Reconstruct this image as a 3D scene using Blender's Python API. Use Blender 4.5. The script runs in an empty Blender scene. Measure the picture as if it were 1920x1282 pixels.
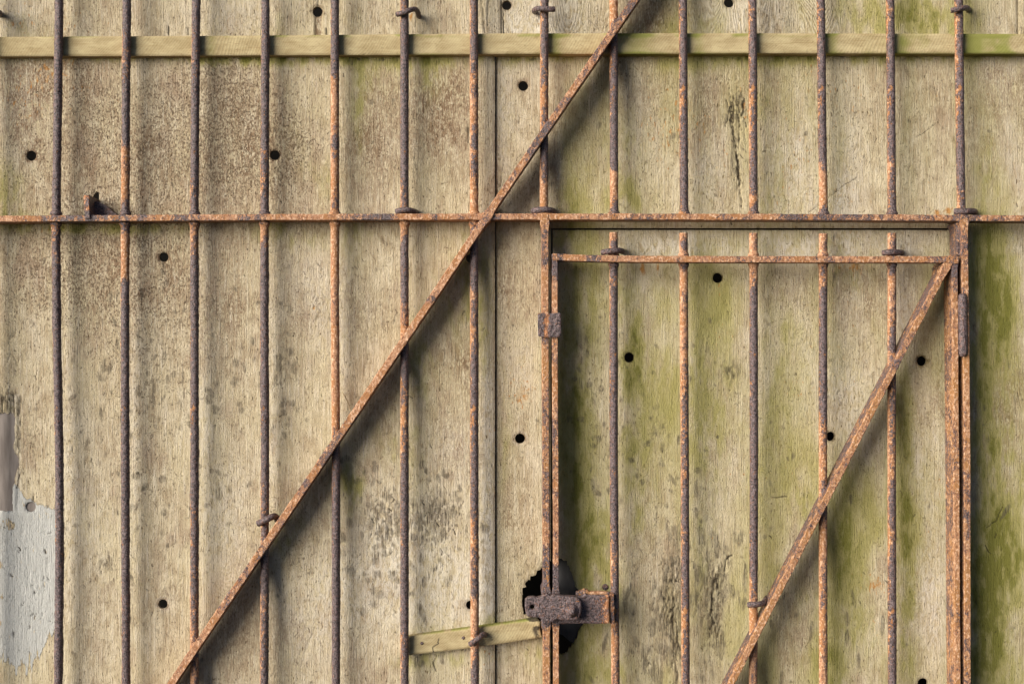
import bpy, math, random
import numpy as np

# ------------------------------------------------------------------ camera, light, exposure
SC = bpy.context.scene
COL = SC.collection
D = 2.4                                      # camera to plywood, metres; 1 photo pixel = 1 mm on the plywood
cam_d = bpy.data.cameras.new('camera')
cam = bpy.data.objects.new('camera', cam_d)
COL.objects.link(cam)
cam.location = (0.96, -D, 0.641)
cam.rotation_euler = (math.radians(90), 0, 0)
cam_d.sensor_width = 36.0
cam_d.lens = 36.0 * D / 1.92
cam_d.clip_start = 0.05
cam_d.clip_end = 200.0
SC.camera = cam

L = np.array([1.35, 1.0, -0.62])             # the way the soft daylight travels
L = L / np.linalg.norm(L)
elev = math.asin(-L[2])
azim = math.atan2(-L[0], -L[1])              # from +Y, clockwise
world = bpy.data.worlds.new('World')
SC.world = world
world.use_nodes = True
wn = world.node_tree
bg = wn.nodes['Background']
sky = wn.nodes.new('ShaderNodeTexSky')
sky.sky_type = 'NISHITA'
sky.sun_disc = False
sky.sun_elevation = elev
sky.sun_rotation = azim
sky.air_density = 0.35
sky.dust_density = 0.5
sky.ozone_density = 0.6
wn.links.new(sky.outputs[0], bg.inputs[0])
bg.inputs[1].default_value = 0.05
sun_d = bpy.data.lights.new('sun', 'SUN')
sun_d.energy = 3.4
sun_d.angle = math.radians(48)
sun_d.color = (1.0, 0.94, 0.84)
sun = bpy.data.objects.new('sun', sun_d)
COL.objects.link(sun)
from mathutils import Vector
sun.rotation_euler = Vector(L).to_track_quat('-Z', 'Y').to_euler()
sun.location = (-2, -3, 3)
vs = SC.view_settings
SC.display_settings.display_device = 'sRGB'
vs.view_transform = 'Standard'
vs.look = 'None'
vs.gamma = 1.0
vs.use_curve_mapping = False
vs.exposure = 1.30

rng = np.random.default_rng(11)
random.seed(5)

# ------------------------------------------------------------------ numpy noise
_T = np.random.default_rng(3).random(65536).astype(np.float32)


def _h(i, j, s):
    return _T[((i * 73856093) ^ (j * 19349663) ^ (s * 83492791)) & 65535]


def vnoise(x, y, s=0):
    xi = np.floor(x).astype(np.int64); yi = np.floor(y).astype(np.int64)
    fx = (x - xi).astype(np.float32); fy = (y - yi).astype(np.float32)
    fx = fx * fx * (3 - 2 * fx); fy = fy * fy * (3 - 2 * fy)
    a = _h(xi, yi, s); b = _h(xi + 1, yi, s); c = _h(xi, yi + 1, s); d = _h(xi + 1, yi + 1, s)
    return a + (b - a) * fx + (c - a) * fy + (a - b - c + d) * fx * fy


def fbm(x, y, s=0, o=4, g=0.5):
    v = 0; a = 1.0; t = 0
    for k in range(o):
        v = v + a * vnoise(x * 2 ** k, y * 2 ** k, s + 17 * k)
        t += a; a *= g
    return v / t


def sstep(a, b, x):
    t = np.clip((x - a) / (b - a), 0, 1)
    return t * t * (3 - 2 * t)


# ------------------------------------------------------------------ placing: millimetres on the plywood, seen from the camera's spot
def P(u, v, y):
    """point whose view from the photograph's position falls at plywood millimetre (u, v), at depth y (metres, minus = nearer)"""
    k = (D + np.asarray(y, float)) / D
    return (0.96 + (np.asarray(u, float) - 960) / 1000 * k, np.asarray(y, float) + 0 * np.asarray(u, float), 0.641 + (641 - np.asarray(v, float)) / 1000 * k)


# ------------------------------------------------------------------ object helpers
def tag(o, label=None, cat=None, group=None, kind=None):
    if label: o['label'] = label
    if cat: o['category'] = cat
    if group: o['group'] = group
    if kind: o['kind'] = kind
    return o


def thing(name, label, cat, loc, group=None):
    o = bpy.data.objects.new(name, None)
    o.empty_display_size = 0.05
    COL.objects.link(o)
    o.location = loc
    return tag(o, label, cat, group)


def link(name, co, quads, tris, mat, parent=None, attrs=None, smooth=True, origin=None):
    me = bpy.data.meshes.new(name)
    co = np.asarray(co, np.float64)
    if origin is None:
        origin = co.mean(0)
    off = np.asarray(origin, float)
    co = co - off
    nq, nt = len(quads), len(tris)
    me.vertices.add(len(co))
    me.vertices.foreach_set('co', co.astype(np.float32).ravel())
    idx = np.concatenate([np.asarray(quads, np.int32).ravel(), np.asarray(tris, np.int32).ravel()]).astype(np.int32)
    me.loops.add(len(idx)); me.loops.foreach_set('vertex_index', idx)
    starts = np.concatenate([np.arange(nq) * 4, nq * 4 + np.arange(nt) * 3]).astype(np.int32)
    me.polygons.add(nq + nt); me.polygons.foreach_set('loop_start', starts)
    me.polygons.foreach_set('use_smooth', np.full(nq + nt, smooth))
    me.update(calc_edges=True); me.validate()
    for k, a in (attrs or {}).items():
        at = me.attributes.new(k, 'FLOAT', 'POINT')
        at.data.foreach_set('value', np.asarray(a, np.float32))
    me.materials.append(mat)
    o = bpy.data.objects.new(name, me)
    COL.objects.link(o)
    if parent is not None:
        o.parent = parent
        base = np.array(parent.location)
        if parent.parent is not None: base = base + np.array(parent.parent.location)
        o.location = off - base
    else:
        o.location = off
    return o


# ------------------------------------------------------------------ node helper
class NT:
    def __init__(s, name):
        s.m = bpy.data.materials.new(name); s.m.use_nodes = True
        s.t = s.m.node_tree; s.t.nodes.clear()
        s.out = s.n('ShaderNodeOutputMaterial'); s.b = s.n('ShaderNodeBsdfPrincipled')
        s.l(s.b.outputs[0], s.out.inputs[0])
        s.co = s.n('ShaderNodeTexCoord').outputs['Object']

    def n(s, k): return s.t.nodes.new(k)
    def l(s, a, b): s.t.links.new(a, b)

    def put(s, v, sock):
        if isinstance(v, (int, float)): sock.default_value = v
        elif isinstance(v, tuple): sock.default_value = v + (1,) if len(v) == 3 and sock.type == 'RGBA' else v
        else: s.l(v, sock)

    def math(s, op, a, b=0.0, clamp=False):
        n = s.n('ShaderNodeMath'); n.operation = op; n.use_clamp = clamp
        s.put(a, n.inputs[0]); s.put(b, n.inputs[1]); return n.outputs[0]

    def mul(s, a, b): return s.math('MULTIPLY', a, b)
    def add(s, a, b): return s.math('ADD', a, b)

    def ramp(s, v, a, b, lo=0.0, hi=1.0):
        n = s.n('ShaderNodeMapRange'); n.interpolation_type = 'SMOOTHSTEP'
        s.put(v, n.inputs[0]); s.put(a, n.inputs[1]); s.put(b, n.inputs[2]); s.put(lo, n.inputs[3]); s.put(hi, n.inputs[4])
        return n.outputs[0]

    def scale(s, sc, off=(0, 0, 0), rot=(0, 0, 0), src=None):
        n = s.n('ShaderNodeMapping'); s.put(src if src is not None else s.co, n.inputs[0])
        n.inputs[1].default_value = off; n.inputs[2].default_value = rot; n.inputs[3].default_value = sc
        return n.outputs[0]

    def noise(s, sc, det=3, rough=0.55, dist=0.0, off=(0, 0, 0), rot=(0, 0, 0)):
        n = s.n('ShaderNodeTexNoise')
        s.l(s.scale(sc if isinstance(sc, tuple) else (sc,) * 3, off, rot), n.inputs['Vector'])
        n.inputs['Scale'].default_value = 1; n.inputs['Detail'].default_value = det
        n.inputs['Roughness'].default_value = rough; n.inputs['Distortion'].default_value = dist
        return n.outputs['Fac']

    def attr(s, name, obj=False):
        n = s.n('ShaderNodeAttribute'); n.attribute_name = name
        n.attribute_type = 'OBJECT' if obj else 'GEOMETRY'
        return n.outputs['Fac']

    def mix(s, f, a, b, mode='MIX'):
        n = s.n('ShaderNodeMix'); n.data_type = 'RGBA'; n.blend_type = mode
        s.put(f, n.inputs[0]); s.put(a, n.inputs[6]); s.put(b, n.inputs[7]); return n.outputs[2]

    def bump(s, h, strength, dist, prev=None):
        n = s.n('ShaderNodeBump'); n.inputs['Strength'].default_value = strength; n.inputs['Distance'].default_value = dist
        s.l(h, n.inputs['Height'])
        if prev is not None: s.l(prev, n.inputs['Normal'])
        return n.outputs[0]

    def done(s, color, rough, normal=None, spec=0.25):
        s.put(color, s.b.inputs['Base Color']); s.put(rough, s.b.inputs['Roughness'])
        s.b.inputs['Specular IOR Level'].default_value = spec
        if normal is not None: s.l(normal, s.b.inputs['Normal'])
        return s.m


# ------------------------------------------------------------------ weathered plywood
def plywood_material():
    s = NT('weathered_plywood')
    A = {k: s.attr(k) for k in ('moss', 'brown', 'pale', 'rust', 'mildew', 'paint', 'dirt', 'speck', 'wavy')}
    fib = s.noise((560, 200, 26), 5, 0.65)
    fib2 = s.noise((230, 100, 13), 4, 0.62, off=(3, 1, 7))
    mott = s.noise((60, 46, 30), 5, 0.65, 0.4)
    big = s.noise((9, 9, 5), 3, 0.55)
    # growth rings of the rotary-cut face: contour lines of a stretched noise
    f = s.noise((10, 10, 2.2), 2, 0.45, 0.2, off=(5, 2, 1))
    ph = s.add(s.mul(f, 150.0), s.mul(fib2, 2.6))
    ring = s.math('SINE', s.mul(ph, 6.283 / 2.0))
    ring01 = s.add(s.mul(ring, 0.5), 0.5)
    rmask = s.mul(s.ramp(s.add(s.mul(s.noise((7, 7, 4), 3, 0.5, off=(9, 9, 4)), 0.9), s.mul(A['wavy'], 0.62)), 0.62, 0.95), s.ramp(mott, 0.30, 0.55, 0.35, 1.0))
    fine = s.noise((380, 380, 170), 4, 0.66, off=(1, 4, 2))
    patch = s.noise((120, 120, 60), 4, 0.62, 0.6, off=(7, 7, 7))
    col = s.mix(s.ramp(mott, 0.32, 0.66), (0.365, 0.285, 0.178), (0.580, 0.495, 0.342))
    col = s.mix(s.ramp(big, 0.40, 0.66, 0, 0.60), col, (0.525, 0.448, 0.280))
    big2 = s.noise((17, 14, 8), 4, 0.6, off=(2, 5, 9))
    col = s.mix(s.ramp(big2, 0.52, 0.68, 0, 0.65), col, (0.345, 0.255, 0.175))
    col = s.mix(s.ramp(big2, 0.46, 0.32, 0, 0.50), col, (0.62, 0.545, 0.41))
    # weathered pale fibres and darker hollows between them
    col = s.mix(s.ramp(fib2, 0.52, 0.70, 0, 0.55), col, (0.68, 0.605, 0.48))
    col = s.mix(s.ramp(fib2, 0.46, 0.30, 0, 0.42), col, (0.275, 0.205, 0.135))
    grit = s.noise((480, 480, 300), 4, 0.75, off=(4, 2, 6))
    pit = s.ramp(s.noise((250, 250, 150), 4, 0.7, off=(9, 5, 2)), 0.61, 0.70)
    col = s.mix(s.ramp(grit, 0.54, 0.70, 0, 0.55), col, (0.68, 0.60, 0.47))
    col = s.mix(s.ramp(grit, 0.44, 0.32, 0, 0.42), col, (0.190, 0.132, 0.080))
    col = s.mix(s.mul(pit, 0.78), col, (0.105, 0.066, 0.038))
    col = s.mix(s.ramp(fib, 0.52, 0.74, 0, 0.45), col, (0.68, 0.61, 0.49))
    col = s.mix(s.ramp(fib, 0.44, 0.29, 0, 0.50), col, (0.215, 0.155, 0.098))
    col = s.mix(s.mul(s.ramp(ring01, 0.50, 0.90, 0, 0.68), rmask), col, (0.62, 0.555, 0.43))
    col = s.mix(s.mul(s.ramp(ring01, 0.45, 0.05, 0, 0.52), rmask), col, (0.235, 0.175, 0.105))
    # pale
    col = s.mix(s.mul(A['pale'], s.ramp(patch, 0.36, 0.60)), col, (0.66, 0.60, 0.50))
    # brown bloom
    col = s.mix(s.math('MULTIPLY', s.mul(A['brown'], 0.95), s.ramp(s.add(s.mul(fine, 1.1), s.mul(patch, 0.9)), 0.74, 1.16), True), col, (0.215, 0.142, 0.086))
    # specks and short flecks of dirt
    spk = s.ramp(s.noise((260, 260, 190), 4, 0.7, off=(2, 8, 3)), s.math('SUBTRACT', 0.685, s.mul(A['speck'], 0.16)), s.math('SUBTRACT', 0.735, s.mul(A['speck'], 0.16)))
    col = s.mix(s.mul(spk, 0.66), col, (0.150, 0.094, 0.056))
    flk = s.ramp(s.noise((300, 200, 70), 2, 0.5, off=(12, 3, 5)), 0.66, 0.73)
    scuff = s.noise((70, 60, 34), 5, 0.72, 0.8, off=(21, 3, 8))
    col = s.mix(s.mul(s.ramp(scuff, 0.56, 0.65, 0, 0.70), s.ramp(s.add(grit, fine), 0.85, 1.15)), col, (0.125, 0.090, 0.058))
    streak = s.noise((95, 60, 3.2), 4, 0.65, off=(4, 14, 8))
    col = s.mix(s.ramp(streak, 0.56, 0.70, 0, 0.36), col, (0.245, 0.185, 0.120))
    col = s.mix(s.ramp(streak, 0.42, 0.30, 0, 0.40), col, (0.64, 0.57, 0.42))
    col = s.mix(s.mul(s.mul(flk, 0.9), s.ramp(big2, 0.34, 0.56)), col, (0.13, 0.085, 0.045))
    # algae: a thin green veil first, thick olive growth where it is strong
    veil = s.math('MULTIPLY', s.ramp(A['moss'], 0.0, 0.95, 0, 0.86), s.ramp(s.add(s.mul(s.add(s.add(fine, grit), fib2), 0.333), s.mul(A['moss'], 0.24)), 0.34, 0.66), True)
    col = s.mix(veil, col, (0.335, 0.298, 0.102))
    thick = s.math('MULTIPLY', s.ramp(A['moss'], 0.45, 1.7, 0, 0.88), s.ramp(s.add(s.mul(s.add(s.add(fine, grit), fib2), 0.333), s.mul(A['moss'], 0.16)), 0.45, 0.82), True)
    col = s.mix(thick, col, (0.150, 0.145, 0.024))
    # grey mould blotches with grain showing
    col = s.mix(s.mul(s.ramp(A['mildew'], 0.0, 0.55, 0, 0.94), s.ramp(s.add(fib, s.mul(fine, 0.4)), 0.86, 0.50, 0.15, 1.0)), col, (0.090, 0.074, 0.052))
    # rust specks
    rs = s.ramp(s.add(s.noise((190, 190, 75), 3, 0.6, off=(6, 1, 9)), s.mul(A['rust'], 0.26)), 0.74, 0.83)
    col = s.mix(s.mul(rs, 0.72), col, (0.40, 0.185, 0.045))
    col = s.mix(s.ramp(A['rust'], 0.7, 1.5, 0, 0.6), col, (0.42, 0.20, 0.045))
    # leftover grey paint
    pm = s.math('MULTIPLY', s.ramp(s.add(A['paint'], s.add(s.mul(s.math('SUBTRACT', fib, 0.5), 1.0), s.mul(s.math('SUBTRACT', patch, 0.5), 0.7))), 0.42, 0.50), 1.0, True)
    pcol = s.mix(s.ramp(fib, 0.40, 0.62), (0.415, 0.412, 0.382), (0.505, 0.500, 0.468))
    chip = s.ramp(s.noise((150, 150, 45), 3, 0.6, off=(1, 1, 8)), 0.64, 0.69)
    col = s.mix(s.mul(pm, s.math('SUBTRACT', 1.0, s.mul(chip, 0.7))), col, pcol)
    col = s.mix(s.ramp(A['dirt'], 0.15, 0.8, 0, 0.93), col, (0.030, 0.021, 0.013))
    h = s.add(s.mul(fib, 0.8), s.add(s.mul(s.mul(ring01, rmask), 0.30), s.mul(fine, 0.6)))
    h = s.math('SUBTRACT', s.add(h, s.mul(grit, 0.6)), s.mul(s.add(spk, s.add(flk, pit)), 0.5))
    h = s.add(h, s.mul(pm, 0.9))
    nrm = s.bump(h, 1.0, 0.0034)
    nrm = s.bump(s.add(patch, fib2), 0.6, 0.0026, nrm)
    return s.done(col, 0.86, nrm, 0.15)


def batten_material():
    s = NT('sawn_softwood')
    A = {k: s.attr(k) for k in ('moss', 'dirt')}
    # saw arcs: slanting close lines whose slope drifts along the length
    wob = s.noise((3.2, 3.2, 3.2), 2, 0.5)
    sep = s.n('ShaderNodeSeparateXYZ'); s.l(s.co, sep.inputs[0])
    x, z = sep.outputs[0], sep.outputs[2]
    ph = s.add(s.mul(x, 1150.0), s.add(s.mul(z, s.ramp(wob, 0.35, 0.65, -350.0, -1300.0)), s.mul(wob, 120.0)))
    saw = s.add(s.mul(s.math('SINE', ph), 0.5), 0.5)
    fib = s.noise((10, 120, 330), 4, 0.6)
    mott = s.noise((26, 60, 60), 3, 0.6)
    fine = s.noise((240, 240, 240), 3, 0.6)
    col = s.mix(s.ramp(mott, 0.3, 0.7), (0.270, 0.208, 0.108), (0.385, 0.315, 0.178))
    col = s.mix(s.ramp(saw, 0.50, 0.95, 0, 0.13), col, (0.60, 0.51, 0.31))
    col = s.mix(s.ramp(fib, 0.45, 0.28, 0, 0.45), col, (0.21, 0.145, 0.065))
    col = s.mix(s.ramp(fine, 0.60, 0.74, 0, 0.6), col, (0.15, 0.10, 0.05))
    col = s.mix(s.ramp(s.noise((60, 200, 200), 4, 0.7, off=(5, 5, 5)), 0.56, 0.70, 0, 0.5), col, (0.22, 0.155, 0.08))
    col = s.mix(s.mul(s.ramp(A['moss'], 0.05, 0.9, 0, 0.85), s.ramp(s.add(fine, s.mul(A['moss'], 0.4)), 0.38, 0.66)), col, (0.17, 0.18, 0.035))
    col = s.mix(s.ramp(A['dirt'], 0.15, 0.8, 0, 0.92), col, (0.035, 0.027, 0.02))
    h = s.add(s.mul(saw, 0.22), s.add(s.mul(fib, 0.8), s.mul(fine, 0.6)))
    return s.done(col, 0.88, s.bump(h, 0.6, 0.0012), 0.15)


def rust_material(name, peach=(0.420, 0.222, 0.120), ochre=(0.305, 0.138, 0.053), brown=(0.200, 0.085, 0.042)):
    """flaking rust: pale peach and ochre skin under a dark purple-brown scale; 'scale' (vertex) says how much scale is left"""
    s = NT(name)
    sc = s.attr('scale')
    n1 = s.noise((125, 125, 85), 5, 0.66, 0.6)
    n2 = s.noise((260, 260, 200), 3, 0.6, 0.3, off=(4, 4, 1))
    n3 = s.noise((330, 330, 330), 4, 0.72)
    n4 = s.noise((34, 34, 20), 3, 0.55, off=(8, 2, 5))
    n5 = s.noise((330, 330, 300), 3, 0.6, 0.4, off=(3, 9, 2))
    skin = s.mix(s.ramp(n4, 0.40, 0.60), ochre, brown)
    skin = s.mix(s.ramp(s.add(s.mul(n4, 0.5), s.mul(n2, 0.5)), 0.42, 0.54, 0, 0.95), skin, peach)
    skin = s.mix(s.ramp(n2, 0.51, 0.65, 0, 0.80), skin, (0.60, 0.390, 0.255))
    skin = s.mix(s.ramp(n5, 0.45, 0.34, 0, 0.50), skin, (0.190, 0.075, 0.036))
    skin = s.mix(s.ramp(n3, 0.60, 0.70, 0, 0.40), skin, (0.125, 0.055, 0.032))
    dark = s.mix(s.ramp(n3, 0.38, 0.62), (0.018, 0.011, 0.011), (0.150, 0.106, 0.106))
    dark = s.mix(s.ramp(n2, 0.54, 0.68, 0, 0.50), dark, (0.22, 0.092, 0.050))
    fl = s.mul(s.math('SUBTRACT', 1.0, sc), 0.42)
    dark = s.mix(s.ramp(n5, s.math('SUBTRACT', 0.80, fl), s.math('SUBTRACT', 0.86, fl), 0, 0.8), dark, (0.46, 0.20, 0.088))
    v = s.add(s.add(s.mul(s.math('SUBTRACT', s.add(s.add(s.mul(n1, 0.42), s.mul(n5, 0.33)), s.mul(n4, 0.25)), 0.5), 2.4), 0.5), s.mul(s.math('SUBTRACT', sc, 0.53), 0.54))
    m = s.ramp(v, 0.485, 0.515)
    edge = s.mul(s.ramp(v, 0.43, 0.50), s.math('SUBTRACT', 1.0, m))
    col = s.mix(s.mul(edge, 0.55), skin, brown)
    col = s.mix(m, col, dark)
    h = s.add(s.mul(m, 0.45), s.add(s.mul(n3, 0.55), s.mul(n2, 0.6)))
    nrm = s.bump(h, 1.0, 0.0032)
    return s.done(col, s.mix(m, (0.82, 0.82, 0.82), (0.48, 0.48, 0.48)), nrm, 0.45)


def plain(name, a, b, sc=(40, 40, 40), bump=0.4, rough=0.85, dist=0.001):
    s = NT(name)
    n = s.noise(sc, 4, 0.6)
    return s.done(s.mix(s.ramp(n, 0.3, 0.7), a, b), rough, s.bump(n, bump, dist), 0.2)


M_PLY = plywood_material()
M_BAT = batten_material()
M_RUST = rust_material('flaking_rust')
M_RUST2 = rust_material('ochre_rust', (0.385, 0.200, 0.098), (0.295, 0.140, 0.050), (0.185, 0.080, 0.040))
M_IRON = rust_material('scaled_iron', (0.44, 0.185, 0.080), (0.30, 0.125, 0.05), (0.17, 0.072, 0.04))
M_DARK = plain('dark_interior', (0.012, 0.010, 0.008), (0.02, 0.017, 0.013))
M_BOARD = plain('grey_board', (0.125, 0.105, 0.092), (0.215, 0.185, 0.165), (90, 60, 14), 0.6)
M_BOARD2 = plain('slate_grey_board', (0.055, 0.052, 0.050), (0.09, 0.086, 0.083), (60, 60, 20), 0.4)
M_STALK = plain('dry_stalk', (0.22, 0.16, 0.09), (0.34, 0.26, 0.15), (200, 200, 80), 0.2)

# ------------------------------------------------------------------ stains and damage on the plywood, in millimetres of the wall
MG = 120
RH, RW = 1282 + 2 * MG, 1920 + 2 * MG
VV, UU = np.mgrid[0:RH, 0:RW].astype(np.float32)
UU -= MG; VV -= MG
F = {k: np.zeros((RH, RW), np.float32) for k in ('moss', 'brown', 'pale', 'rust', 'mildew', 'paint', 'dirt', 'speck', 'wavy', 'cut')}


def win(cx, cy, ex, ey):
    a = int(max(0, cy - ey + MG)); b = int(min(RH, cy + ey + MG + 1)); c = int(max(0, cx - ex + MG)); d = int(min(RW, cx + ex + MG + 1))
    if b <= a or d <= c: return None
    return (slice(a, b), slice(c, d))


def gauss(f, cx, cy, sx, sy, amp=1.0):
    w = win(cx, cy, 3 * sx, 3 * sy)
    if w is None: return
    F[f][w] += amp * np.exp(-0.5 * (((UU[w] - cx) / sx) ** 2 + ((VV[w] - cy) / sy) ** 2))


def blob(f, cx, cy, rx, ry, ang=0.0, amp=1.0, rag=0.5, seed=0):
    """a patch with a ragged edge"""
    R = max(rx, ry) * 1.7
    w = win(cx, cy, R, R)
    if w is None: return
    x = UU[w] - cx; y = VV[w] - cy
    c, s_ = math.cos(ang), math.sin(ang)
    a = (x * c + y * s_) / rx; b = (-x * s_ + y * c) / ry
    r = np.sqrt(a * a + b * b) + (fbm(UU[w] / 7, VV[w] / 9, seed + 5, 3) - 0.5) * 2 * rag
    F[f][w] = np.maximum(F[f][w], amp * (1 - sstep(0.15, 1.25, r)))


def crack(pts, width=1.6, depth=0.002, dirt=1.0, jit=2.0, seed=0):
    pts = np.array(pts, float)
    lo = pts.min(0) - 12; hi = pts.max(0) + 12
    w = win((lo[0] + hi[0]) / 2, (lo[1] + hi[1]) / 2, (hi[0] - lo[0]) / 2, (hi[1] - lo[1]) / 2)
    if w is None: return
    x = UU[w] + (fbm(UU[w] / 6, VV[w] / 9, seed + 31, 2) - 0.5) * 2 * jit
    y = VV[w] + (fbm(UU[w] / 9, VV[w] / 9, seed + 61, 2) - 0.5) * 2 * jit
    best = np.full(x.shape, 1e9)
    for p, q in zip(pts[:-1], pts[1:]):
        d = q - p; L2 = (d ** 2).sum() + 1e-9
        t = np.clip(((x - p[0]) * d[0] + (y - p[1]) * d[1]) / L2, 0, 1)
        best = np.minimum(best, np.hypot(x - p[0] - t * d[0], y - p[1] - t * d[1]))
    m = np.exp(-(best / width) ** 2)
    F['dirt'][w] = np.maximum(F['dirt'][w], m * dirt)
    F['cut'][w] = np.maximum(F['cut'][w], m * depth)


def scratches(cx, cy, sx, sy, n, ln=(6, 18), wd=(0.7, 1.2), dirt=(0.3, 0.7), slope=0.25, seed=0):
    r = np.random.default_rng(seed + 100)
    for k in range(n):
        x = cx + r.normal() * sx; y = cy + r.normal() * sy
        l = r.uniform(*ln); a = r.normal() * slope
        crack([(x, y), (x + l * 0.5 * math.sin(a) + r.normal() * 1.2, y + l * 0.5), (x + l * math.sin(a), y + l)], r.uniform(*wd), 0.0016, r.uniform(*dirt), 2.2, k)


def mould(cx, cy, sx, sy, n, rx=(4, 8), ry=(6, 16), amp=(0.4, 0.95), ang=0.3, seed=0):
    r = np.random.default_rng(seed + 500)
    for k in range(n):
        blob('mildew', cx + r.normal() * sx, cy + r.normal() * sy, r.uniform(*rx), r.uniform(*ry), r.normal() * ang, r.uniform(*amp), 0.55, seed + k)


def paint_masks():
    # --- algae
    for a in [(60, 60, 40, 30, .35), (10, 370, 26, 45, 1.0), (40, 410, 50, 14, .6), (250, 108, 200, 7, .8), (560, 110, 170, 9, 1.1), (450, 110, 60, 12, .6),
              (820, 112, 110, 13, .8), (1020, 108, 60, 7, .8), (1330, 112, 70, 16, .9), (1450, 108, 100, 10, .8), (1600, 108, 180, 9, .7), (1840, 106, 80, 6, .5),
              (545, 40, 26, 34, .4), (660, 45, 20, 30, .3), (1215, 60, 40, 20, .5), (1310, 55, 34, 22, .6), (1600, 30, 45, 45, .55), (1740, 45, 60, 34, .85), (1785, 40, 30, 30, .75), (1690, 20, 40, 40, .5),
              (677, 200, 13, 90, .52), (700, 150, 26, 55, .45), (795, 150, 30, 30, .55), (800, 250, 14, 70, .35), (480, 60, 30, 40, .2), (610, 330, 40, 60, .25), (560, 250, 60, 90, .2),
              (1065, 390, 20, 40, .55), (1180, 330, 18, 70, .65), (1110, 320, 60, 60, .30), (1190, 380, 50, 20, .45), (1315, 260, 25, 90, .28), (1430, 250, 20, 130, .35), (1470, 330, 40, 80, .3), (1720, 330, 24, 80, .2), (1850, 340, 16, 80, .35),
              (100, 428, 140, 8, .8), (250, 428, 120, 9, .6), (520, 436, 40, 18, .55), (560, 445, 50, 20, .4), (690, 440, 60, 18, .35), (850, 470, 40, 60, .4), (670, 470, 22, 70, .35),
              (880, 560, 25, 70, .55), (820, 600, 30, 50, .35), (905, 620, 12, 80, .4), (790, 690, 20, 60, .45), (640, 880, 26, 50, .45), (660, 920, 20, 40, .6), (700, 830, 60, 40, .35), (520, 1010, 30, 40, .35), (560, 980, 50, 40, .3), (760, 800, 30, 100, .3),
              (945, 800, 10, 60, .5), (1000, 1230, 30, 30, .35), (935, 640, 8, 200, .3), (880, 1230, 60, 14, .5), (780, 1240, 40, 14, .5), (810, 1180, 60, 8, .4), (920, 1165, 16, 10, .6),
              (1080, 640, 26, 120, .85), (1075, 860, 20, 150, .9), (1085, 540, 22, 50, .45), (1100, 980, 30, 90, .75), (1090, 1240, 40, 45, .8), (1130, 1060, 26, 60, .7), (1140, 1260, 40, 30, .6), (1125, 1180, 20, 30, .6),
              (1185, 680, 16, 90, .85), (1192, 800, 20, 100, .75), (1205, 960, 22, 90, .5), (1165, 560, 20, 60, .3), (1310, 600, 14, 90, .40), (1330, 800, 34, 110, .62), (1320, 1010, 20, 90, .42), (1235, 620, 30, 80, .4), (1260, 740, 30, 60, .3), (1345, 560, 34, 60, .3),
              (1455, 700, 24, 120, .42), (1470, 880, 34, 60, .42), (1490, 620, 20, 60, .35), (1430, 1060, 26, 60, .35), (1500, 940, 20, 30, .45), (1580, 500, 14, 26, .8), (1585, 520, 22, 50, .35), (1620, 620, 30, 120, .2),
              (1696, 880, 13, 110, .95), (1700, 1050, 14, 100, 1.05), (1700, 1200, 16, 60, .8), (1690, 760, 14, 50, .45), (1580, 1000, 22, 80, .85), (1585, 1120, 20, 80, .65), (1560, 1240, 26, 60, .7), (1625, 950, 26, 80, .35), (1640, 1180, 30, 90, .3), (1510, 1150, 24, 90, .45),
              (1862, 560, 24, 80, 1.5), (1850, 620, 18, 50, .9), (1845, 470, 18, 50, .6), (1885, 590, 20, 40, .8), (1840, 760, 14, 60, .5), (1850, 1020, 30, 110, .95), (1845, 1200, 26, 100, 1.0), (1890, 1130, 30, 120, .55), (1870, 880, 30, 60, .4), (1905, 1000, 14, 80, .5), (1870, 900, 40, 330, .45), (1850, 800, 16, 300, .3),
              (1212, 470, 30, 26, .25), (1060, 450, 40, 18, .4), (1560, 450, 40, 16, .3), (1400, 452, 60, 14, .3)]:
        gauss('moss', *a)
    nz = fbm(UU / 26, VV / 70, 41, 5, 0.6)
    nz2 = fbm(UU / 9, VV / 26, 43, 4, 0.65)
    F['moss'] = np.clip(F['moss'] * .74 * (0.35 + 0.9 * sstep(0.25, 0.75, nz)) * (0.55 + 0.9 * sstep(0.25, 0.75, nz2)), 0, 2) + (0.26 * sstep(0.42, 0.75, fbm(UU / 60, VV / 190, 91, 4)) + 0.06) * (0.30 + 0.70 * sstep(600, 1250, UU)) + (.03 + .20 * sstep(.42, .70, fbm(UU / 70, VV / 140, 95, 4))) * sstep(1030, 1060, UU) * sstep(425, 520, VV) + .17 * sstep(1000, 1100, UU) * sstep(.4, .65, fbm(UU / 50, VV / 200, 97, 3))
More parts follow.
